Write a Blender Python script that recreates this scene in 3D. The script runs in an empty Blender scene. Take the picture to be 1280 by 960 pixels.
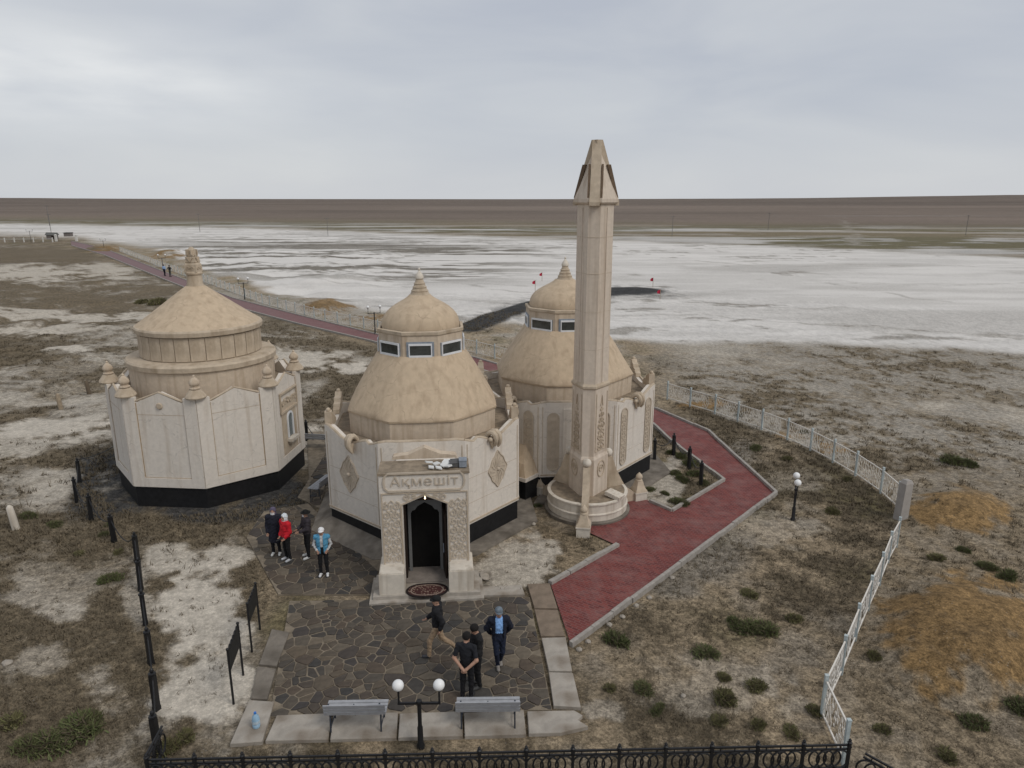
import bpy, bmesh, math, random
import numpy as np
from mathutils import Vector, Matrix
R_ = math.radians
random.seed(7); rng = np.random.default_rng(11)
SC = bpy.context.scene
COL = SC.collection
# ------------------------------------------------------------------ camera
F_PX, CAM_H, PITCH = 887.0, 11.6, math.atan(232 / 887.0)
cam_d = bpy.data.cameras.new('camera'); cam = bpy.data.objects.new('camera', cam_d); COL.objects.link(cam)
cam_d.sensor_fit = 'HORIZONTAL'; cam_d.sensor_width = 36.0; cam_d.lens = 36.0 * F_PX / 1280.0
cam_d.clip_start = 0.1; cam_d.clip_end = 40000
cam.location = (0, 0, CAM_H); cam.rotation_euler = (math.pi / 2 - PITCH, 0, 0)
SC.camera = cam
# ------------------------------------------------------------------ sky and sun (overcast)
SUN_AZ, SUN_EL = R_(52), R_(48)          # azimuth measured from -Y (behind the camera) towards +X
world = bpy.data.worlds.new('World'); SC.world = world; world.use_nodes = True
wn = world.node_tree.nodes; wl = world.node_tree.links; wn.clear()
w_out = wn.new('ShaderNodeOutputWorld'); w_mix = wn.new('ShaderNodeMixShader')
w_bg1 = wn.new('ShaderNodeBackground'); w_bg2 = wn.new('ShaderNodeBackground')
w_sky = wn.new('ShaderNodeTexSky'); w_sky.sky_type = 'NISHITA'; w_sky.sun_disc = False
w_sky.sun_elevation = SUN_EL; w_sky.sun_rotation = math.pi - SUN_AZ
w_bg1.inputs['Strength'].default_value = 0.1
wl.new(w_sky.outputs[0], w_bg1.inputs['Color'])
w_tc = wn.new('ShaderNodeTexCoord')
w_map = wn.new('ShaderNodeMapping'); w_map.inputs['Scale'].default_value = (1.3, 1.3, 5.5)
w_n1 = wn.new('ShaderNodeTexNoise'); w_n1.inputs['Scale'].default_value = 2.1; w_n1.inputs['Detail'].default_value = 5; w_n1.inputs['Roughness'].default_value = .5; w_n1.inputs['Distortion'].default_value = .4
wl.new(w_tc.outputs['Generated'], w_map.inputs['Vector']); wl.new(w_map.outputs[0], w_n1.inputs['Vector'])
w_ramp = wn.new('ShaderNodeValToRGB')
w_ramp.color_ramp.elements[0].position = .30; w_ramp.color_ramp.elements[0].color = (.435, .465, .525, 1)
w_ramp.color_ramp.elements[1].position = .74; w_ramp.color_ramp.elements[1].color = (.555, .575, .60, 1)
wl.new(w_n1.outputs['Fac'], w_ramp.inputs['Fac'])
# thinner, paler cloud low over the plain and a break in the cloud to the left
w_sep = wn.new('ShaderNodeSeparateXYZ'); wl.new(w_tc.outputs['Generated'], w_sep.inputs[0])
w_hz = wn.new('ShaderNodeMapRange'); w_hz.inputs['From Min'].default_value = .16; w_hz.inputs['From Max'].default_value = -.02
w_hz.inputs['To Min'].default_value = 0; w_hz.inputs['To Max'].default_value = .55; w_hz.interpolation_type = 'SMOOTHSTEP'
wl.new(w_sep.outputs['Z'], w_hz.inputs['Value'])
w_m1 = wn.new('ShaderNodeMixRGB'); w_m1.inputs[2].default_value = (.60, .61, .625, 1)
wl.new(w_hz.outputs[0], w_m1.inputs[0]); wl.new(w_ramp.outputs[0], w_m1.inputs[1])
w_vs = wn.new('ShaderNodeVectorMath'); w_vs.operation = 'SUBTRACT'; w_vs.inputs[1].default_value = (-.55, .83, .135)
w_vm = wn.new('ShaderNodeVectorMath'); w_vm.operation = 'MULTIPLY'; w_vm.inputs[1].default_value = (2.6, 1.2, 13.0)
w_vl = wn.new('ShaderNodeVectorMath'); w_vl.operation = 'LENGTH'
wl.new(w_tc.outputs['Generated'], w_vs.inputs[0]); wl.new(w_vs.outputs[0], w_vm.inputs[0]); wl.new(w_vm.outputs[0], w_vl.inputs[0])
w_br = wn.new('ShaderNodeMapRange'); w_br.interpolation_type = 'SMOOTHSTEP'
w_br.inputs['From Min'].default_value = 1.15; w_br.inputs['From Max'].default_value = .0; w_br.inputs['To Min'].default_value = 0; w_br.inputs['To Max'].default_value = 1
wl.new(w_vl.outputs['Value'], w_br.inputs['Value'])
w_n2 = wn.new('ShaderNodeTexNoise'); w_n2.inputs['Scale'].default_value = 6; w_n2.inputs['Detail'].default_value = 6
wl.new(w_map.outputs[0], w_n2.inputs['Vector'])
w_mul = wn.new('ShaderNodeMath'); w_mul.operation = 'MULTIPLY'; wl.new(w_br.outputs[0], w_mul.inputs[0]); wl.new(w_n2.outputs['Fac'], w_mul.inputs[1])
w_m2 = wn.new('ShaderNodeMixRGB'); w_m2.inputs[2].default_value = (.86, .86, .84, 1)
wl.new(w_mul.outputs[0], w_m2.inputs[0]); wl.new(w_m1.outputs[0], w_m2.inputs[1])
wl.new(w_m2.outputs[0], w_bg2.inputs['Color']); w_bg2.inputs['Strength'].default_value = 1.0
w_mix.inputs[0].default_value = .94
wl.new(w_bg1.outputs[0], w_mix.inputs[1]); wl.new(w_bg2.outputs[0], w_mix.inputs[2]); wl.new(w_mix.outputs[0], w_out.inputs[0])
sun_d = bpy.data.lights.new('sun', 'SUN'); sun = bpy.data.objects.new('sun', sun_d); COL.objects.link(sun)
sun_d.energy = 1.25; sun_d.angle = R_(22); sun_d.color = (1, .95, .88)
sd = Vector((math.sin(SUN_AZ) * math.cos(SUN_EL), -math.cos(SUN_AZ) * math.cos(SUN_EL), math.sin(SUN_EL)))
sun.rotation_euler = sd.to_track_quat('Z', 'Y').to_euler()
SC.view_settings.view_transform = 'Standard'; SC.view_settings.look = 'None'
SC.view_settings.exposure = 0.14; SC.view_settings.gamma = 1.0

# ------------------------------------------------------------------ pixel <-> place
cP, sP = math.cos(PITCH), math.sin(PITCH)
def G(px, py, z=0.0):
    u = (px - 640) / F_PX; v = -(py - 480) / F_PX
    d = (u, cP + v * sP, -sP + v * cP); t = (z - CAM_H) / d[2]
    return Vector((d[0] * t, d[1] * t, z))
def Zat(py, Y):
    v = -(py - 480) / F_PX
    return CAM_H + Y * (-sP + v * cP) / (cP + v * sP)
def proj_np(x, y, z=0.0):
    r2 = z - CAM_H; f = y * cP - r2 * sP; up = y * sP + r2 * cP
    f = np.where(f < .5, .5, f)
    return 640 + F_PX * x / f, 480 - F_PX * up / f

# ------------------------------------------------------------------ materials
MATS = {}
def mat(name, col, rough=.8, var=.15, scale=6.0, bump=0.0, bscale=40.0, metal=0.0, spec=.3, stain=None, emit=0, crack=0):
    if name in MATS: return MATS[name]
    m = bpy.data.materials.new(name); m.use_nodes = True; MATS[name] = m
    n = m.node_tree.nodes; l = m.node_tree.links; b = n['Principled BSDF']
    b.inputs['Roughness'].default_value = rough; b.inputs['Metallic'].default_value = metal
    b.inputs['Specular IOR Level'].default_value = spec
    tc = n.new('ShaderNodeTexCoord'); t = n.new('ShaderNodeTexNoise'); t.inputs['Scale'].default_value = scale
    t.inputs['Detail'].default_value = 6; t.inputs['Roughness'].default_value = .62
    oi = n.new('ShaderNodeObjectInfo')
    l.new(tc.outputs['Object'], t.inputs['Vector'])
    r = n.new('ShaderNodeValToRGB'); r.color_ramp.elements[0].position = .3; r.color_ramp.elements[1].position = .7
    r.color_ramp.elements[0].color = [c * (1 - var) for c in col] + [1]
    r.color_ramp.elements[1].color = [min(1, c * (1 + var)) for c in col] + [1]
    l.new(t.outputs['Fac'], r.inputs['Fac'])
    out = r.outputs[0]
    if stain:
        # rain streaks and grime: noise stretched down the wall
        scol, lo, hi, vec = stain
        mp = n.new('ShaderNodeMapping'); mp.inputs['Scale'].default_value = vec
        l.new(tc.outputs['Object'], mp.inputs['Vector'])
        t2 = n.new('ShaderNodeTexNoise'); t2.inputs['Scale'].default_value = 1.0; t2.inputs['Detail'].default_value = 5
        l.new(mp.outputs[0], t2.inputs['Vector'])
        mr = n.new('ShaderNodeMapRange'); mr.inputs['From Min'].default_value = lo; mr.inputs['From Max'].default_value = hi
        l.new(t2.outputs['Fac'], mr.inputs['Value'])
        mx = n.new('ShaderNodeMixRGB'); mx.inputs[2].default_value = list(scol) + [1]
        l.new(mr.outputs[0], mx.inputs[0]); l.new(out, mx.inputs[1]); out = mx.outputs[0]
    if crack:
        # hairline cracks and seams with a little dirt in them
        v = n.new('ShaderNodeTexVoronoi'); v.feature = 'DISTANCE_TO_EDGE'; v.inputs['Scale'].default_value = crack
        wv = n.new('ShaderNodeTexNoise'); wv.inputs['Scale'].default_value = 2.5; wv.inputs['Detail'].default_value = 4; l.new(tc.outputs['Object'], wv.inputs['Vector'])
        av = n.new('ShaderNodeVectorMath'); av.operation = 'MULTIPLY_ADD'; av.inputs[1].default_value = (.5, .5, .5); l.new(wv.outputs['Color'], av.inputs[0]); l.new(tc.outputs['Object'], av.inputs[2]); l.new(av.outputs[0], v.inputs['Vector'])
        cr = n.new('ShaderNodeMapRange'); cr.inputs['From Min'].default_value = .004; cr.inputs['From Max'].default_value = .022; cr.inputs['To Min'].default_value = .42; cr.inputs['To Max'].default_value = 0; l.new(v.outputs['Distance'], cr.inputs['Value'])
        gt = n.new('ShaderNodeMapRange'); gt.inputs['From Min'].default_value = .45; gt.inputs['From Max'].default_value = .62; l.new(t.outputs['Fac'], gt.inputs['Value'])
        cm = n.new('ShaderNodeMath'); cm.operation = 'MULTIPLY'; l.new(cr.outputs[0], cm.inputs[0]); l.new(gt.outputs[0], cm.inputs[1])
        cx = n.new('ShaderNodeMixRGB'); cx.inputs[2].default_value = [c*.42 for c in col]+[1]; l.new(cm.outputs[0], cx.inputs[0]); l.new(out, cx.inputs[1]); out = cx.outputs[0]
    l.new(out, b.inputs['Base Color'])
    if bump:
        t3 = n.new('ShaderNodeTexNoise'); t3.inputs['Scale'].default_value = bscale; t3.inputs['Detail'].default_value = 4
        l.new(tc.outputs['Object'], t3.inputs['Vector'])
        bp = n.new('ShaderNodeBump'); bp.inputs['Strength'].default_value = bump; bp.inputs['Distance'].default_value = .02
        l.new(t3.outputs['Fac'], bp.inputs['Height']); l.new(bp.outputs[0], b.inputs['Normal'])
    if emit:
        b.inputs['Emission Color'].default_value = list(col) + [1]; b.inputs['Emission Strength'].default_value = emit
    return m
def rand_mat(name, cols, rough=.85, bump=.4, bscale=30, scale=7):
    """one material whose colour differs from object to object"""
    m = mat(name, cols[0], rough, .22, scale, bump, bscale)
    n = m.node_tree.nodes; l = m.node_tree.links; b = n['Principled BSDF']
    src = b.inputs['Base Color'].links[0].from_socket
    oi = n.new('ShaderNodeObjectInfo'); rp = n.new('ShaderNodeValToRGB'); rp.color_ramp.interpolation = 'LINEAR'
    while len(rp.color_ramp.elements) < len(cols): rp.color_ramp.elements.new(.5)
    for i, c in enumerate(cols):
        rp.color_ramp.elements[i].position = i / (len(cols) - 1); rp.color_ramp.elements[i].color = [a / max(cols[0]) for a in c] + [1]
    l.new(oi.outputs['Random'], rp.inputs['Fac'])
    mx = n.new('ShaderNodeMixRGB'); mx.blend_type = 'MULTIPLY'; mx.inputs[0].default_value = 1
    bw = n.new('ShaderNodeRGBToBW'); l.new(src, bw.inputs[0])
    l.new(bw.outputs[0], mx.inputs[1]); l.new(rp.outputs[0], mx.inputs[2]); l.new(mx.outputs[0], b.inputs['Base Color'])
    return m
STREAK = (4.5, 4.5, .35)
M_WALL = mat('cream_stucco', (.665, .61, .54), .9, .07, 7, .35, 60, stain=((.42, .34, .255), .54, .98, STREAK), crack=.8)
M_TRIM = mat('sand_trim', (.49, .405, .305), .9, .14, 5, .3, 50, stain=((.27, .20, .13), .5, .85, (2.2, 2.2, .6)))
M_TAN = mat('tan_render', (.55, .455, .35), .92, .10, 6, .35, 45, stain=((.36, .27, .185), .48, .82, (5, 5, .4)))
M_SHAFT = mat('pinkish_tan_shaft', (.60, .515, .425), .9, .08, 6, .3, 55, stain=((.40, .315, .235), .48, .82, (5, 5, .22)))
M_GROOVE = mat('ochre_joint', (.36, .255, .15), .9, .2, 8)
M_ROOF = mat('sand_roof_render', (.52, .41, .29), .92, .09, 4, .4, 40, stain=((.33, .245, .165), .48, .92, (4, 4, .40)), crack=.9)
M_PLINTH = mat('black_plinth_paint', (.012, .012, .013), .55, .4, 6, .2, 30)
M_ROOFFLAT = mat('dusty_flat_roof', (.25, .20, .145), .95, .35, 4, .5, 30)
M_MARBLE = mat('weathered_white_block', (.60, .545, .465), .85, .12, 4, .2, 40, stain=((.34, .28, .21), .52, .85, STREAK))
M_IRON = mat('black_iron', (.011, .011, .012), .5, .3, 12, spec=.4)
M_BENCH = mat('grey_blue_bench_paint', (.33, .335, .35), .6, .12, 9)
M_BENCHFR = mat('bench_frame_steel', (.035, .042, .055), .5, .2, 9)
M_GLOBE = mat('white_lamp_globe', (.80, .80, .79), .35, .03, 5)
M_WHITE = mat('white_window_frame', (.72, .73, .74), .5, .05, 8)
M_BLUEG = mat('grey_blue_flashing', (.24, .27, .31), .5, .2, 6)
M_GLASS = mat('dark_window_glass', (.045, .05, .047), .06, .45, 3.0, spec=.6)
M_CARVE = mat('carved_cream_stone', (.50, .425, .335), .9, .1, 6, .3, 50)
M_FPOST = mat('pale_blue_fence_post', (.42, .47, .47), .7, .2, 8)
M_FBAR = mat('white_fence_bar', (.66, .62, .56), .7, .15, 9)
M_KERB = mat('grey_kerb_concrete', (.31, .285, .255), .9, .2, 7, .4, 40)
M_SLAB = mat('pale_concrete_slab', (.36, .325, .28), .9, .2, 3.5, .4, 40, stain=((.17, .135, .10), .48, .72, (1.7, 1.7, 1.7)))
M_APRON = mat('grey_concrete_apron', (.20, .175, .145), .92, .28, 3, .5, 35, stain=((.10, .085, .068), .45, .72, (1.3, 1.3, 1.3)))
M_MORTAR = mat('dusty_mortar', (.20, .165, .122), .95, .35, 4, .5, 40)
M_STONE = rand_mat('dark_flagstone', [(.075, .066, .056), (.125, .098, .070), (.050, .048, .046), (.16, .13, .095), (.060, .054, .048), (.10, .076, .056), (.055, .05, .048)])
M_HALLSHADE = mat('painted_interior_shade', (.008, .007, .006), .9, .3, 5)
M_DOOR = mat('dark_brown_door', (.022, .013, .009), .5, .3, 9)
M_WOODPOST = mat('weathered_wood', (.30, .24, .17), .9, .25, 9)
M_ROCK = mat('pale_rock', (.32, .285, .24), .9, .2, 7, .4, 20)

# ------------------------------------------------------------------ mesh builder
class MB:
    def __init__(s): s.v = []; s.f = []; s.mi = []
    def add(s, vs, fs, mi=0):
        o = len(s.v); s.v += [tuple(p) for p in vs]; s.f += [tuple(i + o for i in f) for f in fs]; s.mi += [mi] * len(fs)
    def box(s, c, d, rz=0, mi=0, rx=0, ry=0):
        m = Matrix.Rotation(rz, 3, 'Z') @ Matrix.Rotation(ry, 3, 'Y') @ Matrix.Rotation(rx, 3, 'X'); h = [a / 2 for a in d]
        vs = [Vector(c) + m @ Vector((x * h[0], y * h[1], z * h[2])) for x, y, z in ((-1,-1,-1),(1,-1,-1),(1,1,-1),(-1,1,-1),(-1,-1,1),(1,-1,1),(1,1,1),(-1,1,1))]
        s.add(vs, [(0,3,2,1),(4,5,6,7),(0,1,5,4),(1,2,6,5),(2,3,7,6),(3,0,4,7)], mi)
    def loft(s, rings, cap0=True, cap1=True, mi=0, closed=True):
        n = len(rings[0]); vs = [p for r in rings for p in r]; fs = []
        for i in range(len(rings) - 1):
            for j in range(n if closed else n - 1):
                k = (j + 1) % n; fs.append((i*n+j, i*n+k, (i+1)*n+k, (i+1)*n+j))
        if cap0: fs.append(tuple(reversed(range(n))))
        if cap1: fs.append(tuple(range((len(rings)-1)*n, len(rings)*n)))
        s.add(vs, fs, mi)
    def lathe(s, prof, n=24, c=(0,0,0), mi=0, a0=0.0, cap0=True, cap1=True):
        s.loft([[(c[0] + r*math.cos(a0+2*math.pi*i/n), c[1] + r*math.sin(a0+2*math.pi*i/n), c[2] + z) for i in range(n)] for r, z in prof], cap0, cap1, mi)
    def tube(s, path, r, n=6, mi=0, cap=True):
        path = [Vector(p) for p in path]; rr = r if isinstance(r, (list, tuple)) else [r] * len(path); rings = []; ref = None
        for i, p in enumerate(path):
            t = (path[min(i+1, len(path)-1)] - path[max(i-1, 0)]).normalized()
            if ref is None: ref = Vector((0,0,1)) if abs(t.z) < .9 else Vector((1,0,0))
            a = t.cross(ref)
            if a.length < 1e-4: a = t.cross(Vector((.3,.9,.2)))
            a.normalize(); b = a.cross(t).normalized(); ref = b
            rings.append([p + (a*math.cos(2*math.pi*j/n) + b*math.sin(2*math.pi*j/n)) * rr[i] for j in range(n)])
        s.loft(rings, cap, cap, mi)
    def ball(s, c, r, n=14, m=8, sc=(1,1,1), mi=0):
        rings = []
        for i in range(m + 1):
            t = -math.pi/2 + math.pi * i / m; q = max(math.cos(t), .01)
            rings.append([(c[0]+r*sc[0]*q*math.cos(2*math.pi*j/n), c[1]+r*sc[1]*q*math.sin(2*math.pi*j/n), c[2]+r*sc[2]*math.sin(t)) for j in range(n)])
        s.loft(rings, True, True, mi)
    def prism(s, poly, z0, z1, mi=0):
        s.loft([[(p[0], p[1], z0) for p in poly], [(p[0], p[1], z1) for p in poly]], True, True, mi)
    def fpoly(s, fr, poly, d0, d1, mi=0):
        """extrude a 2-d outline lying on frame fr from depth d0 to d1 along its normal"""
        s.loft([[fr.p(a, b, d0) for a, b in poly], [fr.p(a, b, d1) for a, b in poly]], True, True, mi)
    def ribbon(s, fr, pts, w, d0, d1, mi=0, close=False):
        """flat raised band along 2-d points on a frame"""
        n = len(pts); L = []; Rr = []
        for i in range(n):
            a = pts[(i-1) % n] if (close or i > 0) else pts[i]; b = pts[(i+1) % n] if (close or i < n-1) else pts[i]
            dx, dy = b[0]-a[0], b[1]-a[1]; q = math.hypot(dx, dy) or 1
            L.append((pts[i][0]-dy/q*w/2, pts[i][1]+dx/q*w/2)); Rr.append((pts[i][0]+dy/q*w/2, pts[i][1]-dx/q*w/2))
        rings = [[fr.p(*L[i], d0), fr.p(*L[i], d1), fr.p(*Rr[i], d1), fr.p(*Rr[i], d0)] for i in range(n)]
        if close: rings.append(rings[0])
        s.loft(rings, not close, not close, mi)
    def spiral(s, fr, cx, cz, r, turns=1.4, a0=0, sg=1, w=.03, d0=0, d1=.02, n=14):
        s.ribbon(fr, [(cx + r*(1-.8*i/n)*math.cos(a0+sg*turns*2*math.pi*i/n), cz + r*(1-.8*i/n)*math.sin(a0+sg*turns*2*math.pi*i/n)) for i in range(n+1)], w, d0, d1)
    def mesh(s, name, mats, smooth=False):
        me = bpy.data.meshes.new(name); me.from_pydata(s.v, [], s.f)
        for m in (mats if isinstance(mats, (list, tuple)) else [mats]): me.materials.append(m)
        if any(s.mi): me.polygons.foreach_set('material_index', s.mi)
        bm = bmesh.new(); bm.from_mesh(me); bmesh.ops.recalc_face_normals(bm, faces=bm.faces); bm.to_mesh(me); bm.free()
        if smooth:
            me.polygons.foreach_set('use_smooth', [True] * len(me.polygons))
            me.set_sharp_from_angle(angle=R_(40))
        me.update(); return me
    def build(s, name, mats, parent=None, smooth=False):
        return link(name, s.mesh(name, mats, smooth), parent)
def link(name, me, parent=None):
    o = bpy.data.objects.new(name, me); COL.objects.link(o)
    if parent is not None: o.parent = parent
    return o
class Fr:
    """a flat frame: origin, horizontal axis u, up axis v, outward normal n"""
    def __init__(s, o, u, v=(0,0,1)):
        s.o = Vector(o); s.u = Vector(u).normalized(); s.v = Vector(v).normalized(); s.n = s.u.cross(s.v).normalized()
    def p(s, a, b, d=0): return s.o + s.u*a + s.v*b + s.n*d
def tag(o, label=None, cat=None, group=None, kind=None):
    if label: o['label'] = label
    if cat: o['category'] = cat
    if group: o['group'] = group
    if kind: o['kind'] = kind
    return o
def thing(name, label, cat, loc=(0,0,0), rz=0, group=None):
    o = bpy.data.objects.new(name, None); COL.objects.link(o); o.empty_display_size = .2
    o.location = loc; o.rotation_euler = (0, 0, rz)
    return tag(o, label, cat, group)
def copy_tree(o, parent=None):
    c = o.copy(); COL.objects.link(c)
    if parent is not None: c.parent = parent
    for ch in list(o.children): copy_tree(ch, c)
    return c
def octp(R, k, z=None, a0=-112.5):
    a = R_(a0 + 45 * k); p = (R * math.cos(a), R * math.sin(a))
    return p if z is None else (p[0], p[1], z)
def octring(R, z): return [octp(R, k, z) for k in range(8)]
def softoct(R, z, q=.5, n=3):
    out = []
    for k in range(8):
        a, b = octp(R, k), octp(R, k+1)
        for i in range(n):
            p = (a[0]+(b[0]-a[0])*i/n, a[1]+(b[1]-a[1])*i/n); r = math.hypot(*p); s = (r+(R*.985-r)*q)/r; out.append((p[0]*s, p[1]*s, z))
    return out
def lerp(a, b, t): return tuple(x + (y - x) * t for x, y in zip(a, b))
# ------------------------------------------------------------------ ground: one sheet to the horizon
def _hash(ix, iy, seed):
    h = (ix.astype(np.int64) * 374761393 + iy.astype(np.int64) * 668265263 + seed * 974634777) & 0xffffffff
    h = ((h ^ (h >> 13)) * 1274126177) & 0xffffffff
    return ((h ^ (h >> 16)) & 0xffff) / 65535.0
def vnoise(x, y, seed=0):
    ix = np.floor(x); iy = np.floor(y); fx = x - ix; fy = y - iy
    fx = fx*fx*(3-2*fx); fy = fy*fy*(3-2*fy)
    a = _hash(ix, iy, seed); b = _hash(ix+1, iy, seed); c = _hash(ix, iy+1, seed); d = _hash(ix+1, iy+1, seed)
    return (a*(1-fx)+b*fx)*(1-fy) + (c*(1-fx)+d*fx)*fy
def fbm(x, y, s, seed=0, o=4, g=.55):
    t = 0; w = 1; tw = 0
    for i in range(o):
        t = t + w * vnoise(x/s*2**i + 17.3*i, y/s*2**i - 9.1*i, seed+i*7); tw += w; w *= g
    return t / tw
def sst(a, b, x):
    t = np.clip((x - a) / (b - a), 0, 1); return t*t*(3-2*t)
def segdist(x, y, pts):
    d = np.full(np.shape(x), 1e9)
    for a, b in zip(pts[:-1], pts[1:]):
        ax, ay = a[0], a[1]; dx, dy = b[0]-ax, b[1]-ay; L = dx*dx+dy*dy
        t = np.clip(((x-ax)*dx+(y-ay)*dy)/L, 0, 1); d = np.minimum(d, np.hypot(x-ax-t*dx, y-ay-t*dy))
    return d
# the long red path from the far gate, its two edges as places on the ground
FAR_UP = [G(89,301.5), G(130,310.6), G(209,341.5), G(291,373), G(372,394), G(461,416), G(595,448), G(700,479), G(768,498), G(820,512)]
FAR_LO = [G(89,307), G(130,318.8), G(209,351), G(291,383.5), G(372,405), G(461,426), G(595,461), G(690,492), G(760,517), G(816,531)]
PATH_MID = [(a+b)/2 for a, b in zip(FAR_UP, FAR_LO)]
OUT_E = [G(820,512), G(885,540), G(970,618), G(714,808)]
IN_E = [G(816,531), G(838,552), G(905,602), G(840,640)]
MIN_C = (2.9, 25.4)
TRACK = [G(578,410), G(618,397), G(665,381), G(720,369), G(768,363.5), G(794,363.5)]
def blob(px, py, cx, cy, rx, ry):
    return np.clip(1 - np.sqrt(((px-cx)/rx)**2 + ((py-cy)/ry)**2), 0, 1)
def fence_side(px, py):  # >0 beyond the right-hand fence
    xs = [820, 862, 922, 984, 1041, 1100, 1128]; ys = [493, 509, 527, 549, 577, 617, 640]
    up = py < np.interp(px, xs, ys)
    ex = np.interp(py, [640, 663+25, 690+25, 719+28, 755+30, 794+34, 885, 949], [1128, 1113, 1103, 1088, 1071, 1054, 1027, 1058])
    rt = (px > ex) & (py >= 636)
    return np.maximum(np.maximum(up * sst(770, 890, px), rt), px > 1130).astype(float)
def relief(x, y):
    r = np.hypot(x, y)
    n = fbm(x, y, 9.0, 3) - .5; n2 = fbm(x, y, 2.2, 5, 3) - .5
    pm = segdist(x, y, PATH_MID)
    pxx, pyy = proj_np(x, y)
    left = sst(-14, -24, x - .0*y) * sst(30, 45, y) * sst(2.0, 9.0, pm) * (1 - sst(130, 200, r))
    z = left * (n * 1.7 + .25 + n2 * .3)
    comp = sst(10, 17, np.hypot(x+2, (y-24)))                                # flat round the buildings
    z = z + comp * n2 * .16 * sst(1.6, 4, pm) * (1 - sst(60, 110, r)) + .012 * n2
    # spoil heaps of ochre earth outside the fence
    for (cx, cy, rx, ry, h) in ((1200, 800, 130, 95, .55), (1195, 634, 75, 32, .35), (408, 385, 40, 7, .5), (130, 311, 25, 4, .6), (215, 318, 30, 5, .8)):
        z = z + h * sst(0, .75, blob(pxx, pyy, cx, cy, rx, ry)) * (y > 0) * (.55 + .9 * fbm(x, y, 1.4, 9, 3))
    z = z + .14*sst(1.0, .55, segdist(x, y, TRACK)/np.interp(x, [TRACK[0].x, TRACK[2].x, TRACK[4].x, TRACK[5].x], [1.7, 2.2, 4.0, 4.3])) * (.8+.5*n2)
    # the plain rises a little towards its rim
    az = np.degrees(np.arctan2(x, np.maximum(y, 1)))
    rim = np.interp(az, [-60, -36, -33, -27, -24, 0, 10, 22, 29, 34, 60], [16, 15, 13, 6, 2, -3, 2, 14, 26, 34, 40])
    z = z + sst(1500, 6500, r) * rim + 5.0 * sst(400, 3000, r) * (fbm(x, y, 700, 21, 3) - .5)
    return z - .025
def zg(x, y): return float(relief(np.array([float(x)]), np.array([float(y)]))[0])
C_SALT = np.array((.645, .615, .575)); C_PALE = np.array((.43, .385, .32)); C_SOIL = np.array((.198, .155, .103))
C_SCRUB = np.array((.100, .079, .052)); C_OCHRE = np.array((.215, .135, .058)); C_STEPPE = np.array((.155, .122, .097))
C_OLIVE = np.array((.135, .115, .058)); C_GRAVEL = np.array((.045, .044, .043)); C_GGREY = np.array((.215, .188, .152))
SALT_TRACKS = [[G(*p) for p in t] for t in (((760, 396), (880, 392), (960, 402), (1100, 410), (1290, 420)), ((790, 370), (900, 378), (1010, 386), (1060, 382)), ((1020, 352), (1090, 362), (1150, 374), (1190, 378)), ((840, 322), (960, 334), (1080, 330)), ((1090, 356), (1220, 356), (1290, 352)), ((360, 352), (470, 358), (560, 352), (660, 358)), ((300, 336), (430, 344), (560, 338), (680, 340)), ((560, 352), (640, 364), (668, 366)))]
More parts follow.
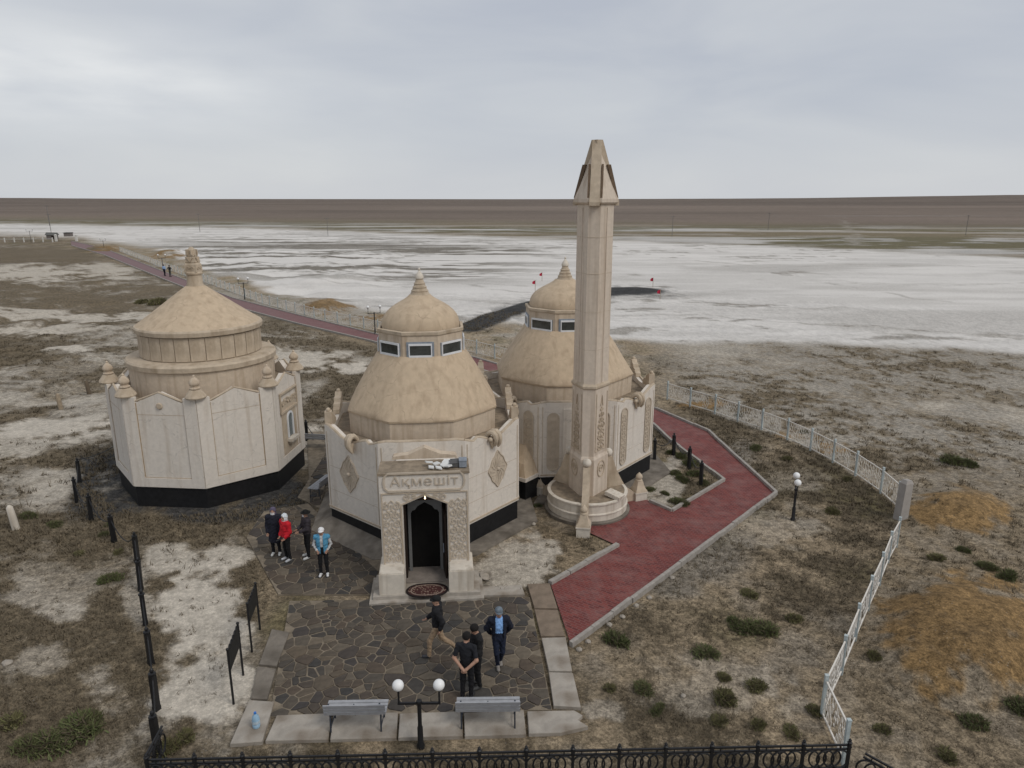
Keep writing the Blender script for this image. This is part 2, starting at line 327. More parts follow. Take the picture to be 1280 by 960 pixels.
def ground_colour(x, y):
    """real surface colours by place: salt crust, pale dust, brown soil, scrub, ochre spoil, black gravel. Returns rgb, scrub cover"""
    r = np.hypot(x, y); wv = np.clip(r * .035, .25, 30)
    n1 = fbm(x, y, 4.5, 31, 4) - .5; n2 = fbm(x, y, 4.5, 41, 4) - .5
    px, py = proj_np(x + n1*wv*1.2, y + n2*wv*1.6); rpx, rpy = proj_np(x, y)
    front = (y > 3)
    mo = fbm(x, y, 3.4, 51, 5, .6); mo2 = fbm(x, y, 1.1, 61, 4, .6); big = fbm(x, y, 15, 71, 4, .55); fine = fbm(x, y, .42, 81, 3, .6)
    m3 = lambda m: m[..., None]
    mix = lambda a, b, m: a*(1-m3(m)) + b*m3(m)
    base = np.broadcast_to(C_SOIL, x.shape+(3,)).copy()
    pn = (.35*mo + .40*mo2 + .25*fine - .5)*3.0
    patch = lambda b: sst(.22, .62, b + pn*np.minimum(1, b*3))
    # generic compound soil: brown with gravelly grey and scrub
    cov = sst(.40, .60, mo*.55 + mo2*.45)
    base = mix(np.broadcast_to(C_SOIL*1.25, base.shape), np.broadcast_to(C_SCRUB*1.25, base.shape), cov)
    base = mix(base, C_GGREY, sst(.52, .75, fbm(x, y, 1.6, 91, 5))*.6)
    base = mix(base, C_OLIVE, sst(.55, .78, fbm(x, y, 2.9, 95, 4))*.7)
    # land left of the long path: salt-dusted soil with scrub
    lo_y = np.interp(px, [-400, 0, 89, 130, 209, 291, 372, 461, 595, 700, 816], [296, 300, 307, 318, 350, 383, 405, 426, 460, 495, 531])
    land_l = front * sst(0, 10, py - lo_y) * sst(30, -30, px - np.interp(py, [300, 520, 640, 700, 960], [900, 640, 380, 330, 330]))
    wht = sst(.47, .60, mo*.45 + big*.35 + mo2*.2)
    lc = mix(np.broadcast_to(C_SCRUB*1.55, base.shape), np.broadcast_to(C_PALE*.86, base.shape), wht)
    lc = mix(lc, C_SCRUB*1.35, sst(.47, .62, mo2*.6+fine*.4)*.8)
    for (cx, cy, rx, ry, a) in ((40, 346, 75, 14, .9), (130, 338, 40, 18, .8), (90, 395, 130, 8, .9), (60, 412, 90, 9, .9), (200, 393, 70, 9, .7), (75, 532, 95, 26, 1.0), (110, 497, 80, 7, .6), (375, 445, 65, 22, .95),
                                (440, 458, 30, 10, 1.1), (90, 440, 40, 6, 1), (60, 600, 60, 16, .45), (260, 760, 75, 75, 1.25), (255, 860, 75, 50, 1.2), (210, 700, 40, 26, .8), (170, 760, 30, 40, .5), (100, 620, 70, 30, .55), (60, 740, 70, 40, .45), (130, 850, 50, 50, .5), (40, 830, 60, 30, .4), (290, 700, 40, 20, .8), (70, 770, 50, 14, .5), (10, 560, 60, 30, .7), (395, 545, 22, 14, 1.0)):
        lc = mix(lc, C_PALE*1.1 + .02, min(1, a)*patch(blob(px, py, cx, cy, rx*1.15, ry*1.15)*1.15))
    for (cx, cy, rx, ry, a) in ((60, 318, 170, 16, .95), (330, 408, 170, 14, .9), (420, 425, 120, 16, .9), (120, 465, 130, 16, .6), (60, 430, 90, 8, .5), (130, 640, 110, 40, .35), (90, 700, 100, 60, .5), (60, 900, 110, 60, .4)):
        lc = mix(lc, C_SCRUB*1.5, a*patch(blob(px, py, cx, cy, rx, ry)*1.1))
    base = mix(base, lc, land_l)
    # pale dust beside the portal, white dust near the right-hand chapel
    for (cx, cy, rx, ry, a) in ((655, 690, 68, 42, 1.0), (640, 712, 60, 26, .9), (600, 735, 40, 14, .5), (835, 600, 34, 40, .9), (850, 575, 30, 12, .9), (810, 625, 30, 14, .7), (1000, 600, 60, 18, .35), (900, 850, 150, 60, .35), (760, 890, 40, 20, .5), (1000, 880, 60, 40, .35), (960, 660, 100, 30, .35)):
        base = mix(base, C_PALE*.95, a*patch(blob(px, py, cx, cy, rx, ry)*1.15))
    for (cx, cy, rx, ry, a) in ((1000, 560, 170, 60, .6), (960, 530, 150, 30, .8), (1080, 720, 60, 120, .4), (820, 770, 100, 25, .5), (870, 800, 120, 60, .4), (800, 850, 90, 60, .4)):
        base = mix(base, C_SCRUB*1.45, np.clip(a*sst(0, .7, blob(px, py, cx, cy, rx, ry)) * (.3+1.0*sst(.3, .6, mo)), 0, 1))
    # outside the right-hand fence: grey soil dotted with scrub, pale wheel track
    out = fence_side(rpx, rpy) * front
    oc = mix(np.broadcast_to(C_PALE*.72, base.shape), np.broadcast_to(C_SCRUB*1.7, base.shape), sst(.44, .58, mo*.30+mo2*.35+fine*.35))
    oc = mix(oc, C_PALE*1.05, .8*sst(26, 6, np.abs(py - np.interp(px, [760, 960, 1100, 1280], [430, 452, 490, 518]))) * sst(.36, .6, mo2*.5+big*.5))
    oc = mix(oc, C_SOIL*1.1, sst(540, 640, py)*.75)
    base = mix(base, oc, out)
    # beyond the path towards the salt flat (shore strip)
    sal_near = np.interp(px, [-500, 0, 100, 200, 262, 340, 400, 470, 575, 640, 700, 770, 900, 1000, 1280, 1800], [290, 292, 297, 312, 340, 366, 383, 388, 402, 404, 412, 425, 428, 426, 441, 465])
    beyond = front * sst(3, -3, py - lo_y + 9) * sst(860, 760, px)
    sc = mix(np.broadcast_to(C_SOIL*1.5, base.shape), np.broadcast_to(C_PALE*.8, base.shape), sst(.42, .62, mo*.5+big*.5))
    sc = mix(sc, C_OLIVE*1.1, sst(.5, .7, mo2)*.55)
    base = mix(base, sc, beyond)
    # salt flat
    sal_far = np.interp(px, [-500, 0, 300, 450, 600, 780, 1000, 1280, 1800], [277, 279, 284, 289, 295, 301, 308, 322, 345])
    salt = front * sst(5, -5, py - sal_near) * sst(-2.5, 2.5, py - sal_far)
    st = fbm(x*.22, y, 4.0, 111, 5, .68); st2 = fbm(x*.3, y, 16, 121, 4, .55)
    dk = sst(.47, .56, st) * np.clip(.14 + 2.0*blob(px, py, 400, 322, 330, 34) + .55*blob(px, py, 560, 345, 130, 12) + .6*blob(px, py, 650, 310, 120, 14), 0, 1)
    dk = np.maximum(dk, .9*sst(.56, .64, st2) * np.clip(1.6*blob(px, py, 420, 325, 330, 40), 0, 1))
    dk = np.maximum(dk, .30*sst(.6, .72, st2))
    sc2 = mix(np.broadcast_to(C_SALT, base.shape), np.broadcast_to(np.array((.20, .18, .15)), base.shape), np.clip(dk, 0, 1))
    for tr_ in SALT_TRACKS:          # wheel ruts and runnels in the crust
        sc2 = mix(sc2, np.array((.36, .335, .30)), .62*sst(1.0, .3, segdist(x + n1*2.5, y + n2*4, tr_)/np.clip(r*.006, .25, 1.2)) * sst(.3, .55, mo))
    spk = sst(.60, .68, fbm(x*.5, y, 2.4, 171, 4, .6)) * sst(.45, .6, big)
    sc2 = mix(sc2, np.array((.24, .215, .18)), spk*.7)
    sc2 = sc2 * (0.90 + .2*m3(fbm(x*.4, y, 7, 181, 5, .62)))
    base = mix(base, sc2, salt)
    # mixed rim and the brown steppe behind
    rimz = front * sst(3, -3, py - sal_far)
    band = fbm(x*.25, y, 14, 131, 4, .6)
    rc = mix(np.broadcast_to(C_OLIVE*.95+.02, base.shape), np.broadcast_to(C_SALT*.8, base.shape), sst(.50, .62, band) * sst(275, 288, py + (640-px)*.006) * .9)
    rc = mix(rc, C_SALT*.62, .7*sst(.52, .62, fbm(x*.4, y, 7, 191, 4, .6)) * sst(276, 292, py - (px-640)*.008))
    rc = mix(rc, C_SOIL*1.2, .5*sst(.45, .6, fbm(x*.3, y, 40, 141, 4)))
    stp = sst(284, 272, py - (px-640)*.008)
    sc3 = C_STEPPE * (.50 + .95*m3(fbm(x*.30, y, 130, 151, 6, .68))) * (.8 + .4*m3(fbm(x*.15, y, 900, 153, 4, .6))) * (1.20 - .18*m3(sst(500, 2600, r)))
    sc3 = mix(sc3, C_SALT*.45, .55*sst(.63, .7, fbm(x*.12, y, 90, 161, 4)) * sst(1100, 300, r))
    rc = mix(rc, sc3, stp)
    base = mix(base, rc, rimz)
    rear = ~front
    back = mix(np.broadcast_to(C_SOIL, base.shape), np.broadcast_to(C_PALE, base.shape), sst(.5, .65, big))
    base[rear] = back[rear]
    # ochre earth and black gravel
    och = np.zeros_like(px)
    for (cx, cy, rx, ry, a) in ((1200, 800, 140, 105, 1.6), (1130, 765, 60, 40, 1.2), (1195, 634, 80, 36, 1.5), (408, 385, 42, 9, 1.5), (130, 311, 30, 5, 1.3), (870, 506, 60, 9, .8), (990, 545, 50, 14, .9), (1040, 560, 40, 14, .8), (460, 398, 60, 8, .7), (215, 322, 50, 5, .8)):
        och = np.maximum(och, a*blob(px, py, cx, cy, rx, ry))
    base = mix(base, C_OCHRE*(.75+.5*m3(mo2)), front*np.clip(patch(och*.75)*(.5+.7*sst(.3, .6, mo)), 0, .92))
    grv = np.zeros_like(px)
    for (cx, cy, rx, ry, a) in ((140, 600, 70, 55, 2.0), (270, 628, 150, 36, 1.9), (130, 632, 70, 30, 1.2), (350, 615, 60, 40, 1.4)):
        grv = np.maximum(grv, a*blob(px, py, cx, cy, rx, ry))
    base = mix(base, C_GRAVEL*1.2, front*np.clip(sst(.2, .8, grv)*(.3+1.0*sst(.32, .55, fine*.5+mo2*.5)), 0, .95))
    gg = np.maximum(1.3*blob(px, py, 880, 700, 90, 40), 1.2*blob(px, py, 845, 730, 60, 28)); gg = np.maximum(gg, 1.2*blob(px, py, 925, 570, 26, 34))
    base = mix(base, C_GGREY*.85, front*sst(.15, .7, gg)*.85)
    # dark gravel causeway out onto the salt
    td = segdist(x + n1*1.2, y + n2*2.0, TRACK); tw_ = np.interp(x, [TRACK[0].x, TRACK[2].x, TRACK[4].x, TRACK[5].x], [1.7, 2.2, 4.0, 4.3])
    base = mix(base, C_GRAVEL*(.75+.6*m3(mo2)), front*np.maximum(sst(1.12, .72, td/tw_), .5*sst(2.2, .9, td/tw_)*sst(.5, .62, mo2)))
    # tyre track across the far scrub
    tr = front * sst(1.0, .4, np.abs(px - np.interp(py, [270, 290, 306], [1052, 1066, 1070]))/np.interp(py, [270, 306], [2.5, 7.5])) * sst(266, 284, py) * sst(310, 304, py)
    base = mix(base, C_PALE*.7, tr*.8)
    near = (r < 90)
    base = np.where(m3(near), base * (.82 + .36*m3(fine)), base)
    lum = base.mean(-1)
    return base, np.clip((.19 - lum)/.09, 0, 1)
def make_ground():
    fine = np.radians(np.arange(-58, 58.01, .2)); coarse = np.radians(np.arange(63, 297.1, 4.5))
    th = np.concatenate([fine, coarse]); nt = len(th)
    rad = np.concatenate([[1.5, 3, 5, 7], np.geomspace(8.5, 400, 560), np.geomspace(406, 14000, 120)]); nr = len(rad)
    T, Rr = np.meshgrid(th, rad); X = Rr*np.sin(T); Y = Rr*np.cos(T)
    Z = relief(X, Y); Z[-1] -= 12
    co = np.stack([X, Y, Z], -1).reshape(-1, 3); co = np.vstack([co, [[0, 0, -.03]]])
    i, j = np.meshgrid(np.arange(nr-1), np.arange(nt), indexing='ij'); k = (j+1) % nt
    q = np.stack([i*nt+j, i*nt+k, (i+1)*nt+k, (i+1)*nt+j], -1).reshape(-1, 4)[:, ::-1]
    c = nr*nt; tri = np.stack([np.full(nt, c), np.arange(nt), (np.arange(nt)+1) % nt], -1)[:, ::-1]
    me = bpy.data.meshes.new('ground')
    me.vertices.add(len(co)); me.vertices.foreach_set('co', co.ravel())
    nl = q.size + tri.size; me.loops.add(nl); me.loops.foreach_set('vertex_index', np.concatenate([q.ravel(), tri.ravel()]))
    npoly = len(q)+len(tri); me.polygons.add(npoly)
    me.polygons.foreach_set('loop_start', np.concatenate([np.arange(len(q))*4, q.size+np.arange(len(tri))*3]))
    me.polygons.foreach_set('use_smooth', np.ones(npoly, bool))
    rgb, cov = ground_colour(co[:, 0], co[:, 1])
    at = me.attributes.new('soil', 'FLOAT_COLOR', 'POINT')
    at.data.foreach_set('color', np.concatenate([rgb, np.ones((len(co), 1))], 1).ravel().astype(np.float32))
    me.update(calc_edges=True); me.validate()
    m = bpy.data.materials.new('steppe_soil'); m.use_nodes = True; n = m.node_tree.nodes; l = m.node_tree.links; b = n['Principled BSDF']
    b.inputs['Roughness'].default_value = .95; b.inputs['Specular IOR Level'].default_value = .15
    a = n.new('ShaderNodeAttribute'); a.attribute_name = 'soil'
    tc = n.new('ShaderNodeTexCoord')
    def noise(scale, det=6, ro=.65):
        t = n.new('ShaderNodeTexNoise'); t.inputs['Scale'].default_value = scale; t.inputs['Detail'].default_value = det; t.inputs['Roughness'].default_value = ro
        l.new(tc.outputs['Object'], t.inputs['Vector']); return t
    def rng_(src, a0, a1, b0, b1):
        r = n.new('ShaderNodeMapRange'); r.inputs['From Min'].default_value = a0; r.inputs['From Max'].default_value = a1
        r.inputs['To Min'].default_value = b0; r.inputs['To Max'].default_value = b1; l.new(src, r.inputs['Value']); return r.outputs[0]
    t1 = noise(4.2, 8, .72); t2 = noise(17, 5, .75); t3 = noise(.22, 8, .65)
    f1 = rng_(t1.outputs['Fac'], .40, .60, 1.28, .62); f2 = rng_(t2.outputs['Fac'], .38, .62, 1.42, .55); f3 = rng_(t3.outputs['Fac'], .3, .7, .86, 1.14)
    mm = n.new('ShaderNodeMath'); mm.operation = 'MULTIPLY'; l.new(f1, mm.inputs[0]); l.new(f2, mm.inputs[1])
    m2 = n.new('ShaderNodeMath'); m2.operation = 'MULTIPLY'; l.new(mm.outputs[0], m2.inputs[0]); l.new(f3, m2.inputs[1])
    # speckle fades on the smooth bright salt
    bw = n.new('ShaderNodeRGBToBW'); l.new(a.outputs['Color'], bw.inputs[0])
    fade = rng_(bw.outputs[0], .2, .6, 1, .18)
    mf = n.new('ShaderNodeMix'); mf.data_type = 'FLOAT'; mf.inputs[2].default_value = 1.0; l.new(fade, mf.inputs[0]); l.new(m2.outputs[0], mf.inputs[3])
    sc = n.new('ShaderNodeVectorMath'); sc.operation = 'SCALE'; l.new(a.outputs['Color'], sc.inputs[0]); l.new(mf.outputs[0], sc.inputs['Scale'])
    # pale pebbles
    vo = n.new('ShaderNodeTexVoronoi'); vo.inputs['Scale'].default_value = 9; l.new(tc.outputs['Object'], vo.inputs['Vector'])
    pb = rng_(vo.outputs['Distance'], .10, .16, 1, 0); t4 = noise(.8, 3); pg = rng_(t4.outputs['Fac'], .52, .62, 0, .55)
    pm = n.new('ShaderNodeMath'); pm.operation = 'MULTIPLY'; l.new(pb, pm.inputs[0]); l.new(pg, pm.inputs[1])
    pc = n.new('ShaderNodeMixRGB'); pc.inputs[2].default_value = (.34, .32, .29, 1); l.new(pm.outputs[0], pc.inputs[0]); l.new(sc.outputs[0], pc.inputs[1])
    l.new(pc.outputs[0], b.inputs['Base Color'])
    bp = n.new('ShaderNodeBump'); bp.inputs['Strength'].default_value = .6; bp.inputs['Distance'].default_value = .05
    l.new(t2.outputs['Fac'], bp.inputs['Height']); l.new(bp.outputs[0], b.inputs['Normal'])
    me.materials.append(m)
    return tag(link('ground', me), kind='structure')
make_ground()

# ------------------------------------------------------------------ red path, kerbs, dark gravel track
def red_paver():
    m = bpy.data.materials.new('red_pavers'); m.use_nodes = True; n = m.node_tree.nodes; l = m.node_tree.links; b = n['Principled BSDF']
    b.inputs['Roughness'].default_value = .8; b.inputs['Specular IOR Level'].default_value = .25
    tc = n.new('ShaderNodeTexCoord'); mp = n.new('ShaderNodeMapping'); mp.inputs['Rotation'].default_value = (0, 0, R_(38)); l.new(tc.outputs['Object'], mp.inputs['Vector'])
    br = n.new('ShaderNodeTexBrick'); br.inputs['Scale'].default_value = 1.0; br.inputs['Brick Width'].default_value = .20; br.inputs['Row Height'].default_value = .10; br.inputs['Mortar Size'].default_value = .011
    br.inputs['Color1'].default_value = (.205, .050, .043, 1); br.inputs['Color2'].default_value = (.115, .030, .030, 1); br.inputs['Mortar'].default_value = (.185, .088, .076, 1)
    l.new(mp.outputs[0], br.inputs['Vector'])
    t = n.new('ShaderNodeTexNoise'); t.inputs['Scale'].default_value = .9; t.inputs['Detail'].default_value = 8; t.inputs['Roughness'].default_value = .7; l.new(tc.outputs['Object'], t.inputs['Vector'])
    mr = n.new('ShaderNodeMapRange'); mr.inputs['From Min'].default_value = .46; mr.inputs['From Max'].default_value = .74; mr.inputs['To Max'].default_value = .6; l.new(t.outputs['Fac'], mr.inputs['Value'])
    mx = n.new('ShaderNodeMixRGB'); mx.inputs[2].default_value = (.27, .165, .15, 1); l.new(mr.outputs[0], mx.inputs[0]); l.new(br.outputs['Color'], mx.inputs[1])
    # paving turns duller and more mauve with distance
    sp = n.new('ShaderNodeSeparateXYZ'); l.new(tc.outputs['Object'], sp.inputs[0])
    mr2 = n.new('ShaderNodeMapRange'); mr2.inputs['From Min'].default_value = 32; mr2.inputs['From Max'].default_value = 90; mr2.inputs['To Max'].default_value = .85; l.new(sp.outputs['Y'], mr2.inputs['Value'])
    mx2 = n.new('ShaderNodeMixRGB'); mx2.inputs[2].default_value = (.20, .138, .138, 1); l.new(mr2.outputs[0], mx2.inputs[0]); l.new(mx.outputs[0], mx2.inputs[1])
    l.new(mx2.outputs[0], b.inputs['Base Color'])
    bp = n.new('ShaderNodeBump'); bp.inputs['Strength'].default_value = .5; bp.inputs['Distance'].default_value = .01; l.new(br.outputs['Fac'], bp.inputs['Height']); bp.invert = True
    l.new(bp.outputs[0], b.inputs['Normal']); return m
mb = MB()
Z_P = .03
def quad_strip(A, B, z, sub=1):
    A2 = []; B2 = []
    for i in range(len(A)-1):
        for k in range(sub): A2.append(lerp(A[i], A[i+1], k/sub)); B2.append(lerp(B[i], B[i+1], k/sub))
    A2.append(A[-1]); B2.append(B[-1])
    vs = [(p[0], p[1], z) for p in A2] + [(p[0], p[1], z) for p in B2]; n = len(A2)
    mb.add(vs, [(i, i+1, n+i+1, n+i) for i in range(n-1)])
quad_strip(FAR_UP[:-1] + [OUT_E[0]], FAR_LO[:-1] + [IN_E[0]], Z_P, 4)
near = [OUT_E[0], OUT_E[1], OUT_E[2], OUT_E[3], G(688, 730), G(772, 683), G(735, 666), G(720, 640), G(790, 610), G(812, 628), IN_E[3], IN_E[2], IN_E[1], IN_E[0]]
mb.add([(p[0], p[1], Z_P) for p in near], [tuple(range(len(near)))])
M_RED = red_paver()
path = tag(mb.build('path', M_RED), kind='structure')
km = MB(); km.box((0, 0, .0), (1, .12, .2)); kme = km.mesh('kerb_stone', M_KERB)
def kerb(a, b, step=1.0, z=.045, w=1.0):
    a = Vector((a[0], a[1], 0)); b = Vector((b[0], b[1], 0)); L = (b-a).length; n = max(1, round(L/step)); d = (b-a)/n
    for i in range(n):
        o = link('kerb_stone', kme, path); c = a + d*(i+.5)
        o.location = (c.x + random.uniform(-.012, .012), c.y + random.uniform(-.012, .012), z + random.uniform(-.012, .012)); o.rotation_euler = (0, random.uniform(-.01, .01), math.atan2(d.y, d.x) + random.uniform(-.012, .012))
        o.scale = ((d.length - .012), w, 1)
for a, b in zip(OUT_E[:-1], OUT_E[1:]): kerb(a, b)
kerb(G(688, 731), G(772, 683), w=1.3); kerb(G(812, 628), IN_E[3]); kerb(IN_E[3], IN_E[2]); kerb(IN_E[2], IN_E[1]); kerb(IN_E[1], IN_E[0])
kerb(FAR_UP[-2], FAR_UP[-1], 1.0); kerb(FAR_UP[-3], FAR_UP[-2], 1.0)
# further off the stones run together
mb = MB()
for E_ in (FAR_UP[:-2], FAR_LO):
    for a, b in zip(E_[:-1], E_[1:]):
        d = Vector((b[0]-a[0], b[1]-a[1], 0)); c = ((a[0]+b[0])/2, (a[1]+b[1])/2, .04)
        mb.box(c, (d.length-.02, .16, .16), math.atan2(d.y, d.x))
tag(mb.build('kerb_line', M_KERB, path), kind='stuff')
# ------------------------------------------------------------------ the domed chapels
PLZ = .80
def face_fr(R, k):
    """frame on octagon face k (corner k to k+1): origin at the face's middle on z=0"""
    a = Vector(octp(R, k, 0)); b = Vector(octp(R, k+1, 0)); return Fr((a+b)/2, b-a), (b-a).length
def wall_loft(R, k, prof, th, z0):
    """one wall of the octagon with its own top outline; prof = (t along face, top height)"""
    m = MB(); a0, b0 = octp(R, k), octp(R, k+1); a1, b1 = octp(R-th, k), octp(R-th, k+1)
    rings = []
    for t, z in prof:
        o = lerp(a0, b0, t); i = lerp(a1, b1, t); rings.append([(*o, z0), (*o, z), (*i, z), (*i, z0)])
    m.loft(rings, True, True); return m
def frame_bead(fr, x0, x1, z0, z1, w=.035, d=.012):
    m = MB(); m.ribbon(fr, [(x0, z0), (x0, z1)], w, .002, d); m.ribbon(fr, [(x1, z0), (x1, z1)], w, .002, d)
    m.ribbon(fr, [(x0+w/2, z0), (x1-w/2, z0)], w, .002, d); return m
def scroll_bracket(fr, cx, cz, s=1.0):
    """curled stone ornament leaning out of the parapet"""
    m = MB()
    prof = ((-.18, .0), (-.10, .14), (.02, .24), (.15, .25), (.26, .15), (.30, -.02), (.26, -.20), (.17, -.34))
    for dx, q in ((-.10*s, .9), (.06*s, 1.05)):
        m.tube([fr.p(cx+dx+.02*i*s, cz+z*s*q, d*s*q) for i, (d, z) in enumerate(prof)], [.07*s, .085*s, .10*s, .105*s, .10*s, .09*s, .075*s, .04*s], 8)
    m.ball(fr.p(cx-.16*s, cz-.02, .12*s), .09*s, 10, 6); m.tube([fr.p(cx-.02, cz-.05, .06*s), fr.p(cx, cz-.25*s, .09*s), fr.p(cx+.03, cz-.42*s, .04*s)], [.10*s, .085*s, .03*s], 8)
    return m
def acroterion(fr, x, z, sg):
    """upright carved horn on a corner of the parapet: a stepped slab with scrolls"""
    m = MB(); S = [(0, 0), (.98, -.10), (.96, .06), (.80, .12), (.74, .22), (.54, .24), (.48, .38), (.30, .42), (.18, .56), (0, .52)]
    m.fpoly(fr, [(x+sg*a, z+b) for a, b in S], -.27, -.03)
    f2 = Fr(fr.p(0, 0, -.03), fr.u)
    m.spiral(f2, x+sg*.24, z+.22, .13, 1.3, 0, sg, .045, 0, .04); m.spiral(f2, x+sg*.6, z+.06, .09, 1.2, 1, sg, .04, 0, .04); m.ball(fr.p(x+sg*.10, z+.58, -.15), .085, 8, 5)
    return m
def medallion(fr, cx, cz, w, h):
    """lozenge with wavy rim, eight petals and a boss"""
    m = MB(); out = []
    for i in range(48):
        a = 2*math.pi*i/48; ca, sa = math.cos(a), math.sin(a); r = 1/(abs(ca)**1.25+abs(sa)**1.25)**(1/1.25); r *= 1+.035*math.cos(8*a)
        out.append((cx+w*r*ca, cz+h*r*sa))
    m.fpoly(fr, out, -.02, .022); m.ribbon(fr, [(cx+(a-cx)*.95, cz+(b-cz)*.95) for a, b in out], .03, .0225, .045, close=True)
    for j in range(16):
        a = 2*math.pi*j/16; ca, sa = math.cos(a), math.sin(a); r = .80/(abs(ca)**1.25+abs(sa)**1.25)**(1/1.25)
        q = [(cx+w*r*ca*t + w*.10*math.sin(math.pi*t)*-sa, cz+h*r*sa*t + h*.10*math.sin(math.pi*t)*ca) for t in (.2, .4, .6, .8, 1)]
        m.ribbon(fr, q, .028, .0225, .042)
    m.ball(fr.p(cx, cz, .03), .075, 10, 6, (1, 1, 1)); return m
def carved_panel(fr, cx, z0, z1, w):
    """tall round-ended panel filled with paired scrolls"""
    m = MB(); h = w/2; n = 8
    out = [(cx+h*math.cos(math.pi*i/n), z1-h+h*math.sin(math.pi*i/n)) for i in range(n+1)] + [(cx-h*math.cos(math.pi*i/n), z0+h-h*math.sin(math.pi*i/n)) for i in range(n+1)]
    m.fpoly(fr, out, -.02, .018); m.ribbon(fr, out, .04, .019, .042, close=True)
    z = z0+.22
    i = 0
    while z < z1-.2:
        for sg in (-1, 1): m.spiral(fr, cx+sg*w*.19, z, w*.16, 1.3, math.pi/2, sg*(1 if i % 2 else -1), .03, .019, .04, 10)
        z += w*.36; i += 1
    return m
def chapel(name, label, loc, rz, R, front):
    root = thing(name, label, 'chapel', loc, rz)
    m = MB(); m.loft([octring(R-.05, -.1), octring(R-.05, PLZ)]); m.build('plinth', M_PLINTH, root)
    WT = 3.86
    flat = [(0, WT-.02), (.1, WT+.02), (.2, WT), (.8, WT), (.9, WT+.02), (1, WT-.02)]
    diagL = [(0, WT+.06), (.06, WT+.05), (.16, WT-.06), (.3, WT-.24), (.42, WT-.3), (.58, WT-.28), (.70, WT-.14), (.78, WT-.08), (.84, WT-.17), (.92, WT-.10), (1, WT-.02)]
    diagR = [(1-t, z) for t, z in reversed(diagL)]
    wave = [(0, WT+.06), (.1, WT), (.25, WT-.12), (.5, WT-.18), (.75, WT-.12), (.9, WT), (1, WT+.06)]
    for k in range(8):
        kk = k if k < 4 else k-8
        prof = {0: flat, -1: diagL, 1: diagR}.get(kk, wave)
        w = wall_loft(R, k, prof, .28, PLZ-.03).build('wall', M_WALL, root)
        fr, s = face_fr(R, k)
        # rounded coping that follows the parapet
        c = MB(); c.tube([fr.p((t-.5)*s*.985, z+.015, -.06) for t, z in prof], .055, 6); c.build('coping', M_TRIM, w)
        b = MB(); b.ribbon(fr, [(-s/2+.03, PLZ+.06), (s/2-.03, PLZ+.06)], .055, .001, .03)
        for e in (-1, 1): b.ribbon(fr, [(e*(s/2-.10), PLZ+.12), (e*(s/2-.10), WT-.16)], .028, .001, .012)
        b.build('bead', M_TRIM, w)
        j = MB()
        for zz in (1.55, 2.45): j.ribbon(fr, [(-s/2+.15, zz), (s/2-.15, zz)], .008, .0005, .003)
        j.build('joint', M_GROOVE if front else M_TRIM, w)
        if kk in (-1, 1):
            scroll_bracket(fr, -kk*.02*s + (.06 if kk < 0 else -.06), WT-.24, .92).build('scroll', M_TRIM, root, True)
        if kk in (-2, 2, -3, 3, 4, -4):
            for sg in (-1, 1):
                if (kk, sg) in ((-2, 1), (2, -1), (2, 1), (-2, -1), (3, -1), (-3, 1)): acroterion(fr, -sg*(s/2-.02), WT-.02, sg).build('acroterion', M_TRIM, root)
        if front and kk in (-1, 1):
            medallion(fr, (-.16 if kk < 0 else .22), 2.38, .50, .68).build('medallion', M_CARVE, w)
        if not front and kk in (0, 1, -1):
            for cx in ((-s*.32, s*.32) if kk else (-s*.33, s*.33)):
                carved_panel(fr, cx, 1.05, 3.45, .46).build('carved_panel', M_CARVE, w)
            if kk == 0:
                p = MB(); p.fpoly(fr, [(-.62, PLZ+.05), (.62, PLZ+.05), (.62, 3.6), (-.62, 3.6)], 0, .05); p.build('niche_panel', M_WALL, w)
    m = MB(); m.loft([octring(R-.27, 3.42), octring(R-.27, 3.50)]); m.build('flat_roof', M_ROOFFLAT, root)
    q = R/3.72; qb = 1 + (q-1)*.9
    m = MB(); m.loft([octring(2.80*qb, 3.45), octring(2.82*qb, 4.24), octring(2.74*qb, 4.245), octring(2.74*qb, 4.26)], True, False); rb = m.build('roof_band', M_TAN, root)
    m = MB(); m.loft([softoct(2.86*qb, 4.26, .1), softoct(2.88*qb, 4.33, .12), softoct(2.80*qb, 4.47, .3), softoct(2.62*qb, 4.76, .45), softoct(2.16*qb, 5.52, .5), softoct(1.72*qb, 6.20, .3), softoct(1.66*qb, 6.30, .1)]); m.build('roof_skirt', M_ROOF, root, True)
    RL = 1.60*qb
    m = MB(); m.loft([octring(RL, 6.28), octring(RL, 7.02)]); lan = m.build('lantern', M_TAN, root)
    for k in range(8):
        fr, s = face_fr(RL, k); w, h = s*(.33 if k % 2 == 0 else .40), .225
        zc = 6.52
        m = MB(); e_ = .07 if k % 2 == 0 else .012; o = [(-w-e_, zc-h-.07), (w+e_, zc-h-.07), (w+e_, zc+h+e_), (-w-e_, zc+h+e_)]
        m.fpoly(fr, o, .001, .035); win = m.build('window', M_BLUEG, lan)
        m = MB(); m.ribbon(fr, [(-w+.02, zc-h+.02), (w-.02, zc-h+.02), (w-.02, zc+h-.02), (-w+.02, zc+h-.02)], .075, .036, .08, close=True); m.build('frame', M_WHITE, win)
        m = MB(); m.fpoly(fr, [(-w+.05, zc-h+.05), (w-.05, zc-h+.05), (w-.05, zc+h-.05), (-w+.05, zc+h-.05)], .036, .045); m.build('pane', M_GLASS, win)
    m = MB(); m.loft([octring(RL+.015, 7.02), octring(RL+.04, 7.05), octring(RL+.045, 7.15), octring(RL-.06, 7.17), octring(RL-.06, 7.10)], False, False)
    m.build('cornice', M_TRIM, root)
    rs = []
